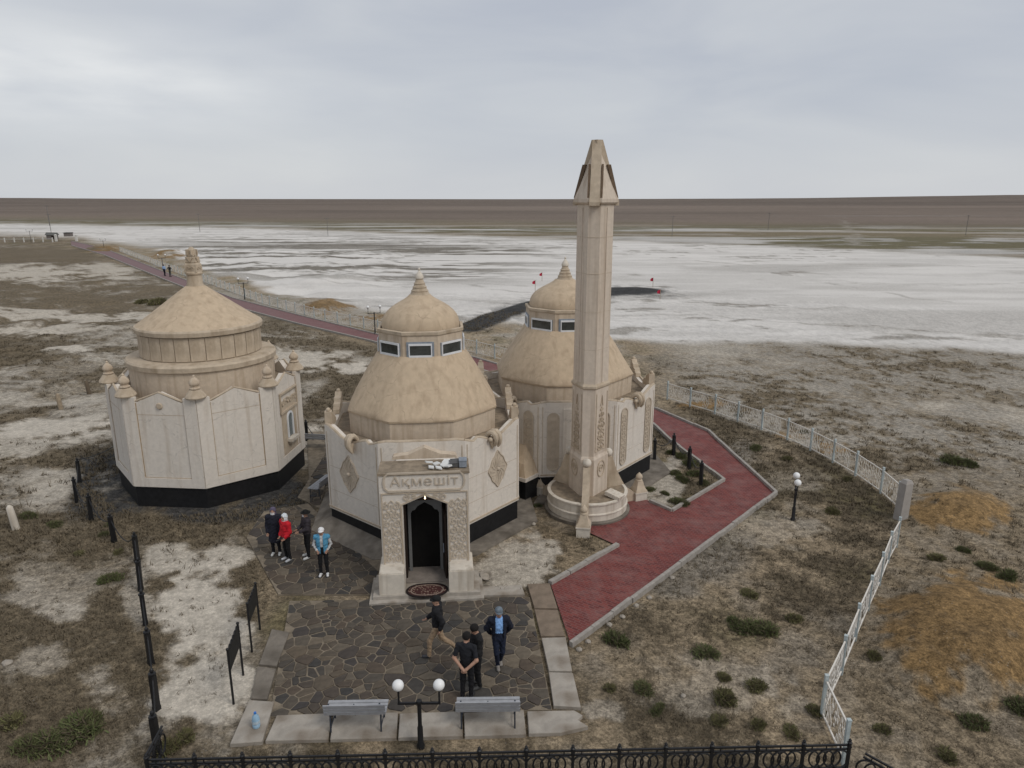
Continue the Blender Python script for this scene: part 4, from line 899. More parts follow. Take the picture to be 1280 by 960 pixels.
# ------------------------------------------------------------------ black iron fence in the foreground
FZ = .98
A = G(183, 950, FZ); B = G(1062, 931, FZ)
irf = thing('iron_fence', 'black wrought iron fence with rows of overlapping rings', 'fence', (A.x, A.y, 0), math.atan2(B.y-A.y, B.x-A.x))
L = math.hypot(B.x-A.x, B.y-A.y); NP = 15; pl = L/NP
m = MB(); m.box((0, 0, .52), (.055, .055, 1.04)); m.lathe([(.03, 1.04), (.05, 1.06), (.05, 1.08), (.02, 1.10), (.035, 1.13), (.01, 1.17)], 8); m.box((0, 0, FZ), (.075, .07, .03)); m.box((0, 0, .35), (.075, .07, .03)); ipost = m.mesh('post', M_IRON)
ipf = Fr((0, 0, 0), (1, 0, 0)); m = MB()
for zz in (FZ, .885, .43, .20): m.box((pl/2, 0, zz), (pl-.06, .035, .034))
nr_ = 5
for i in range(nr_):
    cx = .03 + (pl-.06)*(i+.5)/nr_*.86 + (pl-.06)*.07
    m.tube([(cx+.175*math.cos(2*math.pi*t/20), (.012 if i % 2 else -.012), .657+.21*math.sin(2*math.pi*t/20)) for t in range(21)], .019, 6, cap=False)
for i in range(3): m.box((.03+(pl-.06)*(i+.5)/3, 0, .925), (.02, .02, .09))
for i in range(5): m.box((.03+(pl-.06)*(i+.5)/5, 0, .28), (.016, .016, .15))
ipan = m.mesh('panel', M_IRON)
for i in range(NP+1):
    o = link('post', ipost, irf); o.location = (i*pl, 0, -.04)
    if i < NP: q = link('panel', ipan, irf); q.location = (i*pl, 0, 0)
q = link('panel', ipan, irf); q.location = (L+.03, 0, -.05); q.rotation_euler = (0, R_(14), R_(-32))
for i in range(1): q = link('panel', ipan, irf); q.location = (-.06+.02*i, .02+i*pl*.9, 0); q.rotation_euler = (0, 0, R_(93))

# ------------------------------------------------------------------ pale lattice fences
def lattice_panel(L, seed, h=.86):
    m = MB(); f0 = Fr((0, 0, 0), (1, 0, 0)); reg = [(.02, .14), (L-.02, .14), (L-.02, h+.1), (.02, h+.1)]
    for zz in (.12, h+.12): m.box((L/2, 0, zz), (L, .035, .035))
    # broken-ice pattern: cell edges stretched upright
    reg2 = [(a, (b)*.55) for a, b in reg]; seen = set()
    for c in voronoi(reg2, .17, seed, .0):
        for i in range(len(c)):
            a, b = c[i], c[(i+1) % len(c)]; key = (round((a[0]+b[0])/2, 2), round((a[1]+b[1])/2, 2))
            if key in seen: continue
            seen.add(key); p, q = Vector((a[0], 0, a[1]/.55)), Vector((b[0], 0, b[1]/.55)); d = q-p
            if d.length < .05: continue
            m.box((p+q)/2, (d.length, .014, .016), 0, 0, 0, -math.atan2(d.z, d.x))
    return m.mesh('panel', M_FBAR)
lat = [lattice_panel(2.0, s_) for s_ in (21, 22, 23)]
pm2 = MB(); pm2.box((0, 0, .53), (.075, .075, 1.16)); pm2.box((0, 0, 1.12), (.088, .088, .03)); lpost = pm2.mesh('post', M_FPOST)
lpost_d = None
def lattice_fence(label, pts, lens=None, tops=True):
    root = thing('lattice_fence', label, 'fence', (pts[0].x, pts[0].y, 0)); o0 = pts[0]
    for i, p in enumerate(pts):
        po = link('post', lpost, root); po.location = (p.x-o0.x, p.y-o0.y, zg(p.x, p.y)); 
        if i < len(pts)-1:
            q = pts[i+1]; d = q-p; pa = link('panel', lat[i % 3], root); za, zb_ = zg(p.x, p.y), zg(q.x, q.y); Lp = math.hypot(d.x, d.y)-.10
            po.rotation_euler = (0, 0, math.atan2(d.y, d.x)); u = Vector((d.x, d.y, 0)).normalized()
            pa.location = (p.x-o0.x+u.x*.05, p.y-o0.y+u.y*.05, za); pa.rotation_euler = (0, -math.atan2(zb_-za, Lp), math.atan2(d.y, d.x)); pa.scale = (Lp/2, 1, 1)
    return root
fpts = [G(*p) for p in ((834, 498.7), (862.5, 508), (893.5, 516.5), (922, 526.5), (952, 536.5), (984, 549), (1013, 563), (1041, 578), (1069, 595), (1100.5, 617), (1121, 635))]
lattice_fence('pale lattice fence running from the red path bend to the grey pillar', fpts)
ftop = [G(px, py, 1.12) for px, py in ((1126, 645), (1115.6, 664), (1105, 690), (1091, 719), (1075, 755), (1058, 794), (1034, 842), (1062, 897))]
lattice_fence('pale lattice fence running from the grey pillar down to the iron fence', ftop)
def resample(pts, step):
    out = [pts[0]]; acc = 0
    for a, b in zip(pts[:-1], pts[1:]):
        L = (b-a).length; t = step-acc
        while t < L: out.append(a+(b-a)*(t/L)); t += step
        acc = L-(t-step)
    return out
fl = [G(px, py) for px, py in ((150, 314.5), (209, 337), (262, 355), (330, 380), (400, 399), (470, 414), (600, 443), (700, 470), (770, 487), (826, 496))]
lattice_fence('long pale lattice fence along the far edge of the red path', [Vector((p.x, p.y, 0)) for p in resample(fl, 2.2)])
# grey concrete pillar where the fences meet
m = MB(); gp = G(1126, 648)
m.loft([[(-.25, -.15, -.1), (.20, -.15, -.1), (.20, .15, -.1), (-.25, .15, -.1)], [(-.19, -.14, 1.42), (.20, -.14, 1.42), (.20, .14, 1.42), (-.19, .14, 1.42)], [(-.11, -.10, 1.56), (.15, -.10, 1.53), (.15, .10, 1.53), (-.11, .10, 1.56)]])
o = m.build('fence_pillar', mat('grey_concrete', (.33, .305, .28), .9, .12, 4, .3, 40)); o.location = (gp.x, gp.y, 0); o.rotation_euler = (0, R_(1), R_(25)); tag(o, 'grey concrete pillar at the corner where two pale fences meet', 'pillar')

# ------------------------------------------------------------------ chain posts
bm_ = MB(); bm_.box((0, 0, .44), (.125, .125, .96)); bm_.lathe([(.06, .92), (.085, .94), (.085, .98), (.03, 1.0), (.05, 1.04), (.04, 1.08), (.01, 1.11)], 8); bm_.box((0, 0, .05), (.14, .14, .12)); cpost = bm_.mesh('post', M_IRON)
ORD = ['first', 'second', 'third', 'fourth', 'fifth', 'sixth', 'seventh', 'eighth', 'ninth', 'tenth', 'eleventh']
def chain_row(bases, label, group, closed=True):
    for i, p in enumerate(bases):
        z0 = zg(p.x, p.y); nth = ORD[len(bases)-1-i] if isinstance(label, str) and '%s' in label else ''; r = thing('chain_post', label % nth if nth else label, 'post', (p.x, p.y, z0), 0, group); o = link('post', cpost, r); o.rotation_euler = (0, 0, .3*i)
        r.rotation_euler = (random.uniform(-.03, .03), random.uniform(-.03, .03), 0)
        if i < len(bases)-1:
            q = bases[i+1]; d = Vector((q.x-p.x, q.y-p.y, zg(q.x, q.y)-z0)); m = MB(); L = d.length; pts = []
            for t in range(13):
                s_ = t/12; pts.append(d*s_ + Vector((0, 0, .88 - .42*4*s_*(1-s_)*min(1, L/2))))
            m.tube(pts, .019, 5)
            for t in range(0, 12): m.ball((pts[t]+pts[t+1])/2, .021, 6, 4)
            m.build('chain', M_IRON, r)
cl = [G(px, py) for px, py in ((178, 547), (100, 603), (96, 627), (114, 649), (143, 677), (172, 702), (176, 737), (182, 780), (189, 829), (196, 886), (198, 941))]
chain_row(cl, '%s black chain post counted from the iron fence towards the conical chapel', 'chain posts left of the conical chapel')
chain_row([G(px, py) for px, py in ((818, 575), (842, 568), (861, 586), (876, 606))], '%s black chain post in the planted bed, counted from the red path corner', 'chain posts in the bed by the red path')
chain_row([G(384, 550), G(412, 566)], '%s black chain post behind the gap between chapels, counted from the domed one', 'chain posts behind the chapels')

# ------------------------------------------------------------------ lamps
gm = MB(); gm.ball((0, 0, 0), .125, 18, 12); globe = gm.mesh('globe', M_GLOBE, True)
def lamp(loc, rz, label, h=1.25, half=.42, group=None, s=1.0):
    r = thing('street_lamp', label, 'lamp', loc, rz, group)
    m = MB(); m.lathe([(.09, -.1), (.09, .06), (.065, .1), (.06, .5), (.045, .54), (.045, h)], 12); m.lathe([(.06, h-.03), (.07, h), (.06, h+.05), (.01, h+.07)], 10); m.build('pole', M_IRON, r, True)
    m = MB(); m.box((0, 0, h-.02), (2*half+.05, .045, .045)); m.build('crossbar', M_IRON, r)
    for e in (-1, 1):
        m = MB(); m.tube([(e*half, 0, h), (e*half, 0, h+.30*s)], .022, 8); m.lathe([(.03, h+.28*s), (.06, h+.31*s), (.06, h+.335*s)], 10, c=(e*half, 0, 0)); a = m.build('arm', M_IRON, r)
        g = link('globe', globe, a); g.location = (e*half, 0, h+.43*s)
    return r
lp = G(526, 933)
lamp((lp.x, lp.y, 0), R_(1), 'black lamp with two white globes between the two grey benches', Zat(878, lp.y), .435)
lp = G(991, 650); lamp((lp.x, lp.y, 0), R_(72), 'black lamp with two white globes on the scrub by the red path bend', 1.20, .36)
for px, py, lb in ((469, 418, 'second nearest'), (306, 374, ''), (204, 337, ''), (130, 311, '')):
    p = G(px, py); lamp((p.x, p.y, 0), R_(30), 'black twin globe lamp along the far stretch of red path', 1.9, .55, 'lamps along the far path', 1.3)

# ------------------------------------------------------------------ benches
def bench(label, loc, rz, w, group=None):
    r = thing('bench', label, 'bench', loc, rz, group)
    for x in (-w/2+.12, w/2-.12):
        m = MB()
        m.tube([(x, -.22, 0), (x, -.17, .42), (x, -.26, .76)], .02, 6); m.tube([(x, .24, 0), (x, .20, .42)], .02, 6); m.tube([(x, -.17, .41), (x, .24, .41)], .02, 6); m.tube([(x, -.20, .10), (x, .22, .10)], .012, 6)
        m.build('leg_frame', M_BENCHFR, r)
    m = MB(); m.tube([(0, -.17, .41), (0, .22, .41)], .015, 6); m.tube([(0, -.18, .41), (0, -.27, .76)], .015, 6); m.build('brace', M_BENCHFR, r)
    for i in range(4): m = MB(); m.box((0, -.12+.11*i, .445), (w, .09, .028)); m.build('seat_slat', M_BENCH, r)
    for i in range(3): m = MB(); m.box((0, -.235-.024*i, .50+.105*i), (w, .026, .085), 0, 0, R_(12)); m.build('back_slat', M_BENCH, r)
    return r
b1, b2 = G(445, 918), G(610, 914)
bench('grey slatted bench on the slabs, on the notice board side of the lamp', (b1.x, b1.y+.22, .07), R_(1.5), 1.36)
bench('grey slatted bench on the slabs, on the red path side of the lamp', (b2.x, b2.y+.22, .07), R_(1), 1.44)
b3, b4 = G(403, 620), G(394, 560)
bench('pale slatted bench against the side wall of the domed chapel', (b3.x-.02, b3.y+.25, .06), R_(76), 1.5)
bench('slatted bench at the back of the passage between two chapels', (b4.x, b4.y, .06), R_(-8), 1.6)

# ------------------------------------------------------------------ notice boards
def board(label, pa, pb, ta, tb):
    a, b = G(*pa), G(*pb); ha, hb = Zat(ta, a.y), Zat(tb, b.y); h = (ha+hb)/2; d = b-a; L = math.hypot(d.x, d.y)
    r = thing('notice_board', label, 'sign', (a.x, a.y, 0), math.atan2(d.y, d.x))
    for x in (0, L): m = MB(); m.tube([(x, 0, -.05), (x, 0, h-.05)], .028, 8); m.ball((x, 0, h-.03), .04, 8, 5); m.build('post', M_IRON, r, True)
    m = MB(); m.box((L/2, 0, h*.76), (L-.08, .03, h*.36)); pn = m.build('panel', mat('dark_board', (.022, .022, .021), .6, .3, 8), r)
    m = MB(); fr_ = Fr((0, 0, 0), (1, 0, 0))
    for i in range(5):
        x = .08+(L-.16)*(i+.5)/5; m.tube([(x+.09*math.cos(math.pi*t/8), 0, h*.94+.07*math.sin(math.pi*t/8)) for t in range(9)], .012, 5)
    m.box((L/2, 0, h*.945), (L-.06, .025, .02)); m.build('crest', M_IRON, r)
board('black notice board on two posts beside the pale slab with the bottle', (292, 879), (304, 843), 808, 780)
board('black notice board on two posts nearer the group in the gap between chapels', (315, 814), (325, 786), 752, 729)

# ------------------------------------------------------------------ small things
M_PET = mat('pale_blue_bottle', (.30, .46, .60), .15, .1, 5, spec=.6)
bp_ = G(321, 912); r = thing('water_bottle', 'large clear blue plastic water bottle standing on a pale slab', 'bottle', (bp_.x, bp_.y, .07))
m = MB(); m.lathe([(.075, 0), (.085, .02), (.085, .09), (.078, .10), (.085, .11), (.085, .20), (.078, .21), (.085, .22), (.07, .29), (.03, .34), (.025, .36)], 16); m.build('body', M_PET, r, True)
m = MB(); m.lathe([(.03, .355), (.03, .39)], 12); m.build('cap', mat('blue_cap', (.03, .16, .5), .4), r)
m = MB(); m.lathe([(.087, .12), (.087, .19)], 16, cap0=False, cap1=False); m.build('label_band', mat('bottle_label', (.45, .55, .62), .5, .3, 20), r)
# door rug
def rug_mat():
    m = bpy.data.materials.new('red_patterned_rug'); m.use_nodes = True; n = m.node_tree.nodes; l = m.node_tree.links; b = n['Principled BSDF']; b.inputs['Roughness'].default_value = .95
    tc = n.new('ShaderNodeTexCoord'); v = n.new('ShaderNodeTexVoronoi'); v.inputs['Scale'].default_value = 13; l.new(tc.outputs['Object'], v.inputs['Vector'])
    r_ = n.new('ShaderNodeValToRGB'); r_.color_ramp.elements[0].position = .25; r_.color_ramp.elements[0].color = (.24, .17, .13, 1); r_.color_ramp.elements[1].position = .40; r_.color_ramp.elements[1].color = (.050, .013, .011, 1)
    l.new(v.outputs['Distance'], r_.inputs['Fac']); l.new(r_.outputs[0], b.inputs['Base Color']); return m
rp = G(534, 738, .2); r = thing('door_rug', 'oval dark red patterned rug on the portal step', 'rug', (rp.x, rp.y, .195), RZM)
el = lambda a, b, n=40: [(a*abs(math.cos(2*math.pi*i/n))**.75*math.copysign(1, math.cos(2*math.pi*i/n)), b*math.sin(2*math.pi*i/n)) for i in range(n)]
m = MB(); m.prism(el(.60, .36), .0, .022); m.build('pile', rug_mat(), r)
m = MB(); fz = Fr((0, 0, 0), (1, 0, 0), (0, 1, 0)); m.ribbon(fz, el(.60, .36), .06, .0, .028, close=True); m.build('border', mat('dark_rug_border', (.018, .012, .011), .95), r)
m = MB(); m.ribbon(fz, [(a*.8, b*.78) for a, b in el(.60, .36)], .035, .0225, .026, close=True); m.build('fringe_band', mat('pale_rug_band', (.26, .20, .16), .95, .5, 40), r)
# broken white tiles and a box on top of the portal
def at_portal(x, y, z): return chM.matrix_basis @ Vector((PX0+x, PY0+y, z))
chM.matrix_basis = Matrix.Translation(chM.location) @ Matrix.Rotation(RZM, 4, 'Z')
rd = random.Random(4)
for i, (x, y) in enumerate(((.22, .22), (.42, .14), (.58, .30), (.36, .42), (.74, .16), (.66, .46), (.16, .45))):
    m = MB(); n = rd.choice((4, 5, 5)); rr = rd.uniform(.11, .17); pl_ = [(rr*rd.uniform(.75, 1.2)*math.cos(2*math.pi*k/n), rr*rd.uniform(.75, 1.2)*math.sin(2*math.pi*k/n)) for k in range(n)]
    m.prism(pl_, 0, .035); o = m.build('broken_tile', mat('white_tile', (.66, .66, .64), .6, .08)); o.location = at_portal(x, y, PT+.02+.012*i); o.rotation_euler = (rd.uniform(-.25, .25), rd.uniform(-.25, .25), rd.uniform(0, 3)); tag(o, 'broken piece of white tile lying on top of the carved portal', 'tile', 'broken tiles on the portal top')
m = MB(); m.box((0, 0, .10), (.22, .30, .20)); m.box((0, 0, .205), (.24, .32, .015)); o = m.build('metal_box', M_BLUEG); o.location = at_portal(1.16, .35, PT+.003); o.rotation_euler = (0, 0, RZM); tag(o, 'small grey blue box on the corner of the portal top', 'box')
m = MB(); m.box((0, 0, .06), (.30, .36, .12)); m.box((0, .0, .125), (.34, .40, .012)); o = m.build('grey_crate', mat('dull_grey', (.10, .10, .10), .8)); o.location = at_portal(.92, .42, PT+.003); o.rotation_euler = (0, 0, RZM+.1); tag(o, 'low dark grey crate beside the box on the portal top', 'crate')
m = MB(); m.lathe([(.02, .0), (.16, .0), (.19, .10), (.185, .12), (.15, .10), (.12, .03), (.02, .03)], 16); o = m.build('basin', M_ROCK, None, True); bp2 = G(607, 722); o.location = (bp2.x, bp2.y, .03); o.rotation_euler = (R_(28), R_(10), 0); tag(o, 'pale tilted basin on the dust beside the portal', 'basin')
# stubby posts and stones on the left
def stub(px, py, h, label, m_=M_WOODPOST, tilt=.05):
    p = G(px, py); m = MB(); m.lathe([(.13, -.1), (.125, h*.5), (.11, h*.92), (.05, h)], 9); o = m.build('stub_post', m_, None, True); o.location = (p.x, p.y, zg(p.x, p.y)); o.rotation_euler = (tilt, -tilt, 0); tag(o, label, 'post')
stub(76, 510, .95, 'short tan stone post on the salt-dusted ground beyond the chain posts'); stub(111, 488, .95, 'short dark brown post standing behind the tan stone post', mat('dark_wood', (.13, .10, .07), .9))
stub(20, 661, .95, 'leaning whitish post with rusty top near the chain posts', M_MARBLE, .06)
def stone(px, py, r, label, group=None):
    p = G(px, py); bm = bmesh.new(); bmesh.ops.create_icosphere(bm, subdivisions=2, radius=r); rd2 = random.Random(int(px*7+py))
    for v in bm.verts: v.co *= rd2.uniform(.8, 1.15); v.co.z *= .7
    me = bpy.data.meshes.new('stone'); bm.to_mesh(me); bm.free(); me.materials.append(M_ROCK); o = link('stone', me); o.location = (p.x, p.y, zg(p.x, p.y)+r*.3); tag(o, label, 'stone', group)
stone(9, 830, .12, 'single round white stone lying on the scrub beyond the chain posts')
for px, py in ((735, 802), (762, 781), (778, 771), (795, 757), (812, 747), (840, 722), (724, 812)): stone(px, py, .085, 'pale stone bedded along the outer kerb of the red path', 'stones along the outer kerb')
for px, py in ((786, 500), (796, 503), (804, 497), (770, 505)): stone(px, py, .22, 'pale rock heaped behind the minaret chapel', 'rocks behind the chapels')
stone(854, 870, .07, 'small white stone on the scrub right of the slabs'); stone(667, 655, .09, 'small pale stone at the end of the wall apron')
# marker flags on the salt
M_FLAG = mat('red_flag_cloth', (.42, .02, .05), .8)
for px, py, h in ((669, 365, 1.5), (816, 359, 1.3), (825, 374.5, 1.2), (677.5, 351, 1.2)):
    p = G(px, py); r = thing('marker_flag', 'small red flag on a thin stick standing on the salt flat', 'flag', (p.x, p.y, 0), 0, 'marker flags on the salt')
    m = MB(); m.tube([(0, 0, -.1), (0, 0, h)], .03, 5); m.build('stick', M_WOODPOST, r)
    m = MB(); m.loft([[(0, 0, h), (0, .03, h), (0, .03, h-.5), (0, 0, h-.5)], [(-.2, .08, h-.1), (-.2, .11, h-.1), (-.2, .11, h-.5), (-.2, .08, h-.5)], [(-.38, -.05, h-.2), (-.38, -.02, h-.2), (-.38, -.02, h-.45), (-.38, -.05, h-.45)]]); m.build('cloth', M_FLAG, r)
M_POLE = mat('grey_pole', (.16, .15, .14), .9)
# far entrance: gate piers, low fence, two dark huts, thin poles
M_LIME = mat('limewash', (.62, .60, .56), .8)
for px, py in ((70.5, 301.5), (96, 301.5)):
    p = G(px, py); r = thing('gate_pier', 'white square gate pier at the far end of the red path', 'gate pier', (p.x, p.y, 0), 0, 'piers of the far gate')
    m = MB(); m.box((0, 0, .75), (.5, .5, 1.7)); m.build('shaft', M_LIME, r); m = MB(); m.box((0, 0, 1.65), (.62, .62, .12)); m.loft([[(-.3, -.3, 1.71), (.3, -.3, 1.71), (.3, .3, 1.71), (-.3, .3, 1.71)], [(-.05, -.05, 1.9), (.05, -.05, 1.9), (.05, .05, 1.9), (-.05, .05, 1.9)]]); m.build('cap', M_LIME, r)
ra = G(-30, 303); r = thing('rail_fence', 'low whitish rail fence left of the far gate', 'fence', (ra.x, ra.y, 0)); rb_ = G(66, 302.5)
for i in range(9):
    p = ra + (rb_-ra)*(i/8)-ra; m = MB(); m.box((p.x, p.y, .55), (.22, .22, 1.3)); m.build('post', M_LIME, r)
    if i < 8: q = (rb_-ra)/8; c = p+q/2; m = MB(); m.box((c.x, c.y, .85), (q.length-.25, .06, .09), math.atan2(q.y, q.x)); m.build('rail', M_LIME, r)
p = G(55, 300); r = thing('hut', 'small dark hut with pitched roof beside the far gate', 'hut', (p.x, p.y+4, 0), R_(10))
m = MB(); m.box((0, 0, .6), (2.4, 2, 1.3)); m.build('wall', mat('hut_wall', (.16, .14, .13), .9), r); m = MB(); m.loft([[(-1.5, -1.2, 1.2), (-1.5, 0, 2.0), (-1.5, 1.2, 1.2)], [(1.5, -1.2, 1.2), (1.5, 0, 1.9), (1.5, 1.2, 1.2)]]); m.build('roof', mat('hut_roof', (.11, .108, .10), .8), r)
m = MB(); m.box((.5, -1.02, .55), (.7, .06, 1.1)); m.build('door', M_DOOR, r)
p = G(66, 297); r = thing('hut', 'low dark shed behind the hut at the far gate', 'hut', (p.x, p.y+8, 0), 0)
m = MB(); m.box((0, 0, .5), (2.0, 1.6, 1.1)); m.build('wall', MATS['hut_wall'], r); m = MB(); m.box((0, 0, 1.12), (2.3, 1.9, .14), 0, 0, .05); m.build('roof', MATS['hut_roof'], r)
p = G(39, 303); lamp((p.x, p.y, 0), R_(10), 'tall dark twin lamp by the rail fence near the far gate', 3.0, .8, None, 1.6)
for px, py, h in ((64, 291, 9), (250, 290, 9), (410, 295, 8), (62, 282, 12), (840, 296, 9), (760, 291, 9), (960, 288, 9), (1207, 294, 9)):
    p = G(px, py); r = thing('utility_pole', 'thin utility pole far out on the plain', 'pole', (p.x, p.y, -.3), R_(20), 'poles far out on the plain'); s_ = p.length/200*.06
    m = MB(); m.tube([(0, 0, 0), (0, 0, h*.75)], s_, 6); m.build('pole', M_POLE, r); m = MB(); m.box((0, 0, h*.72), (1.6, s_*1.5, s_*1.5)); m.build('crossarm', M_POLE, r)
# ------------------------------------------------------------------ people: one continuous body each, garments as children
def surface_net(fun, lo, hi, h):
    n = [int(math.ceil((b-a)/h))+1 for a, b in zip(lo, hi)]
    ax = [lo[i]+h*np.arange(n[i]) for i in range(3)]
    Xg, Yg, Zg = np.meshgrid(*ax, indexing='ij'); f = fun(Xg, Yg, Zg); s = f < 0
    c = np.zeros([k-1 for k in n], int)
    for dx in (0, 1):
        for dy in (0, 1):
            for dz in (0, 1): c += s[dx:n[0]-1+dx, dy:n[1]-1+dy, dz:n[2]-1+dz]
    act = (c > 0) & (c < 8); idx = -np.ones(act.shape, int); ii = np.argwhere(act); idx[act] = np.arange(len(ii))
    acc = np.zeros((len(ii), 3)); cnt = np.zeros(len(ii))
    cor = [(a, b, d) for a in (0, 1) for b in (0, 1) for d in (0, 1)]
    for p in cor:
        for q in cor:
            if sum(abs(x-y) for x, y in zip(p, q)) == 1 and p < q:
                fa = f[ii[:, 0]+p[0], ii[:, 1]+p[1], ii[:, 2]+p[2]]; fb = f[ii[:, 0]+q[0], ii[:, 1]+q[1], ii[:, 2]+q[2]]
                m = (fa < 0) != (fb < 0); t = np.where(m, fa/np.where(fa == fb, 1, fa-fb), 0)
                for k in range(3): acc[:, k] += np.where(m, p[k]+(q[k]-p[k])*t, 0)
                cnt += m
    co = np.array(lo) + h*(ii + acc/np.maximum(cnt, 1)[:, None]); quads = []
    for d in range(3):
        e = [slice(None)]*3; e2 = [slice(None)]*3; e[d] = slice(0, n[d]-1); e2[d] = slice(1, n[d])
        ch = s[tuple(e)] != s[tuple(e2)]; pts = np.argwhere(ch); u, v = [(1, 2), (2, 0), (0, 1)][d]
        ok = (pts[:, u] > 0) & (pts[:, v] > 0) & (pts[:, u] < n[u]-1) & (pts[:, v] < n[v]-1); pts = pts[ok]
        def g(du, dv):
            q = pts.copy(); q[:, u] -= du; q[:, v] -= dv; return idx[q[:, 0], q[:, 1], q[:, 2]]
        Q = np.stack([g(1, 1), g(0, 1), g(0, 0), g(1, 0)], -1); inn = s[pts[:, 0], pts[:, 1], pts[:, 2]]
        Q[~inn] = Q[~inn][:, ::-1]; quads.append(Q)
    q = np.concatenate(quads); q = q[(q >= 0).all(1)]
    return co, q
def capd(X, Y, Z, a, b, ra, rb, ys=1.0):
    ax, ay, az = a; bx, by, bz = b; d = np.array((bx-ax, (by-ay)/ys, bz-az)); L = max(1e-9, float(d@d))
    px, py, pz = X-ax, (Y-ay)/ys, Z-az; t = np.clip((px*d[0]+py*d[1]+pz*d[2])/L, 0, 1)
    return (np.sqrt((px-t*d[0])**2+(py-t*d[1])**2+(pz-t*d[2])**2) - (ra+(rb-ra)*t)) * (ys if ys < 1 else 1)
def field(prims, k=.028, fold_all=False):
    def fn(X, Y, Z):
        out = None; fold = .0045*np.sin(38*Z+9*X+4*np.sin(21*X+13*Y)) + .0035*np.sin(61*Z-33*X+27*Y)
        for p in prims:
            d = capd(X, Y, Z, *p[:4], p[5] if len(p) > 5 else 1.0)
            d = d + (fold if p[4] in (1, 2) or fold_all else 0)
            if out is None: out = d
            else: h = np.clip(.5+.5*(out-d)/k, 0, 1); out = out*(h) * 0 + (d*h + out*(1-h)) - k*h*(1-h)
        return out
    return fn
def sdf_mesh(name, prims, mats, h, extra=None, cut=None, k=.028):
    pts = np.array([p[0] for p in prims]+[p[1] for p in prims]); rm = max(max(p[2], p[3]) for p in prims)+.04
    base = field(prims, k, name in ('jacket', 'coat', 'vest', 'sweatshirt', 'headscarf')); fn = base if cut is None else (lambda X, Y, Z: np.maximum(base(X, Y, Z), cut(X, Y, Z)))
    co, q = surface_net(fn, pts.min(0)-rm, pts.max(0)+rm, h)
    fc = co[q].mean(1); D = np.stack([capd(fc[:, 0], fc[:, 1], fc[:, 2], *p[:4], p[5] if len(p) > 5 else 1.0) for p in prims]); lab = np.array([p[4] for p in prims])[D.argmin(0)]
    vs = [tuple(v) for v in co]; fs = [tuple(x) for x in q.tolist()]; mi = lab.tolist()
    if extra:
        o = len(vs); vs += extra.v; fs += [tuple(i+o for i in f) for f in extra.f]; mi += extra.mi
    me = bpy.data.meshes.new(name); me.from_pydata(vs, [], fs)
    for m in mats: me.materials.append(m)
    me.polygons.foreach_set('material_index', mi); me.polygons.foreach_set('use_smooth', [True]*len(fs)); me.update(); return me
def cloth(name, col, rough=.9): return mat('cloth_'+name, col, rough, .3, 14, .6, 26)
SKIN = mat('skin', (.40, .235, .165), .6, .08, 20); HAIRM = mat('dark_hair', (.012, .010, .009), .6, .3, 30); EYE = mat('eye_dark', (.02, .015, .012), .3)
LIP = mat('lip', (.27, .11, .09), .5)
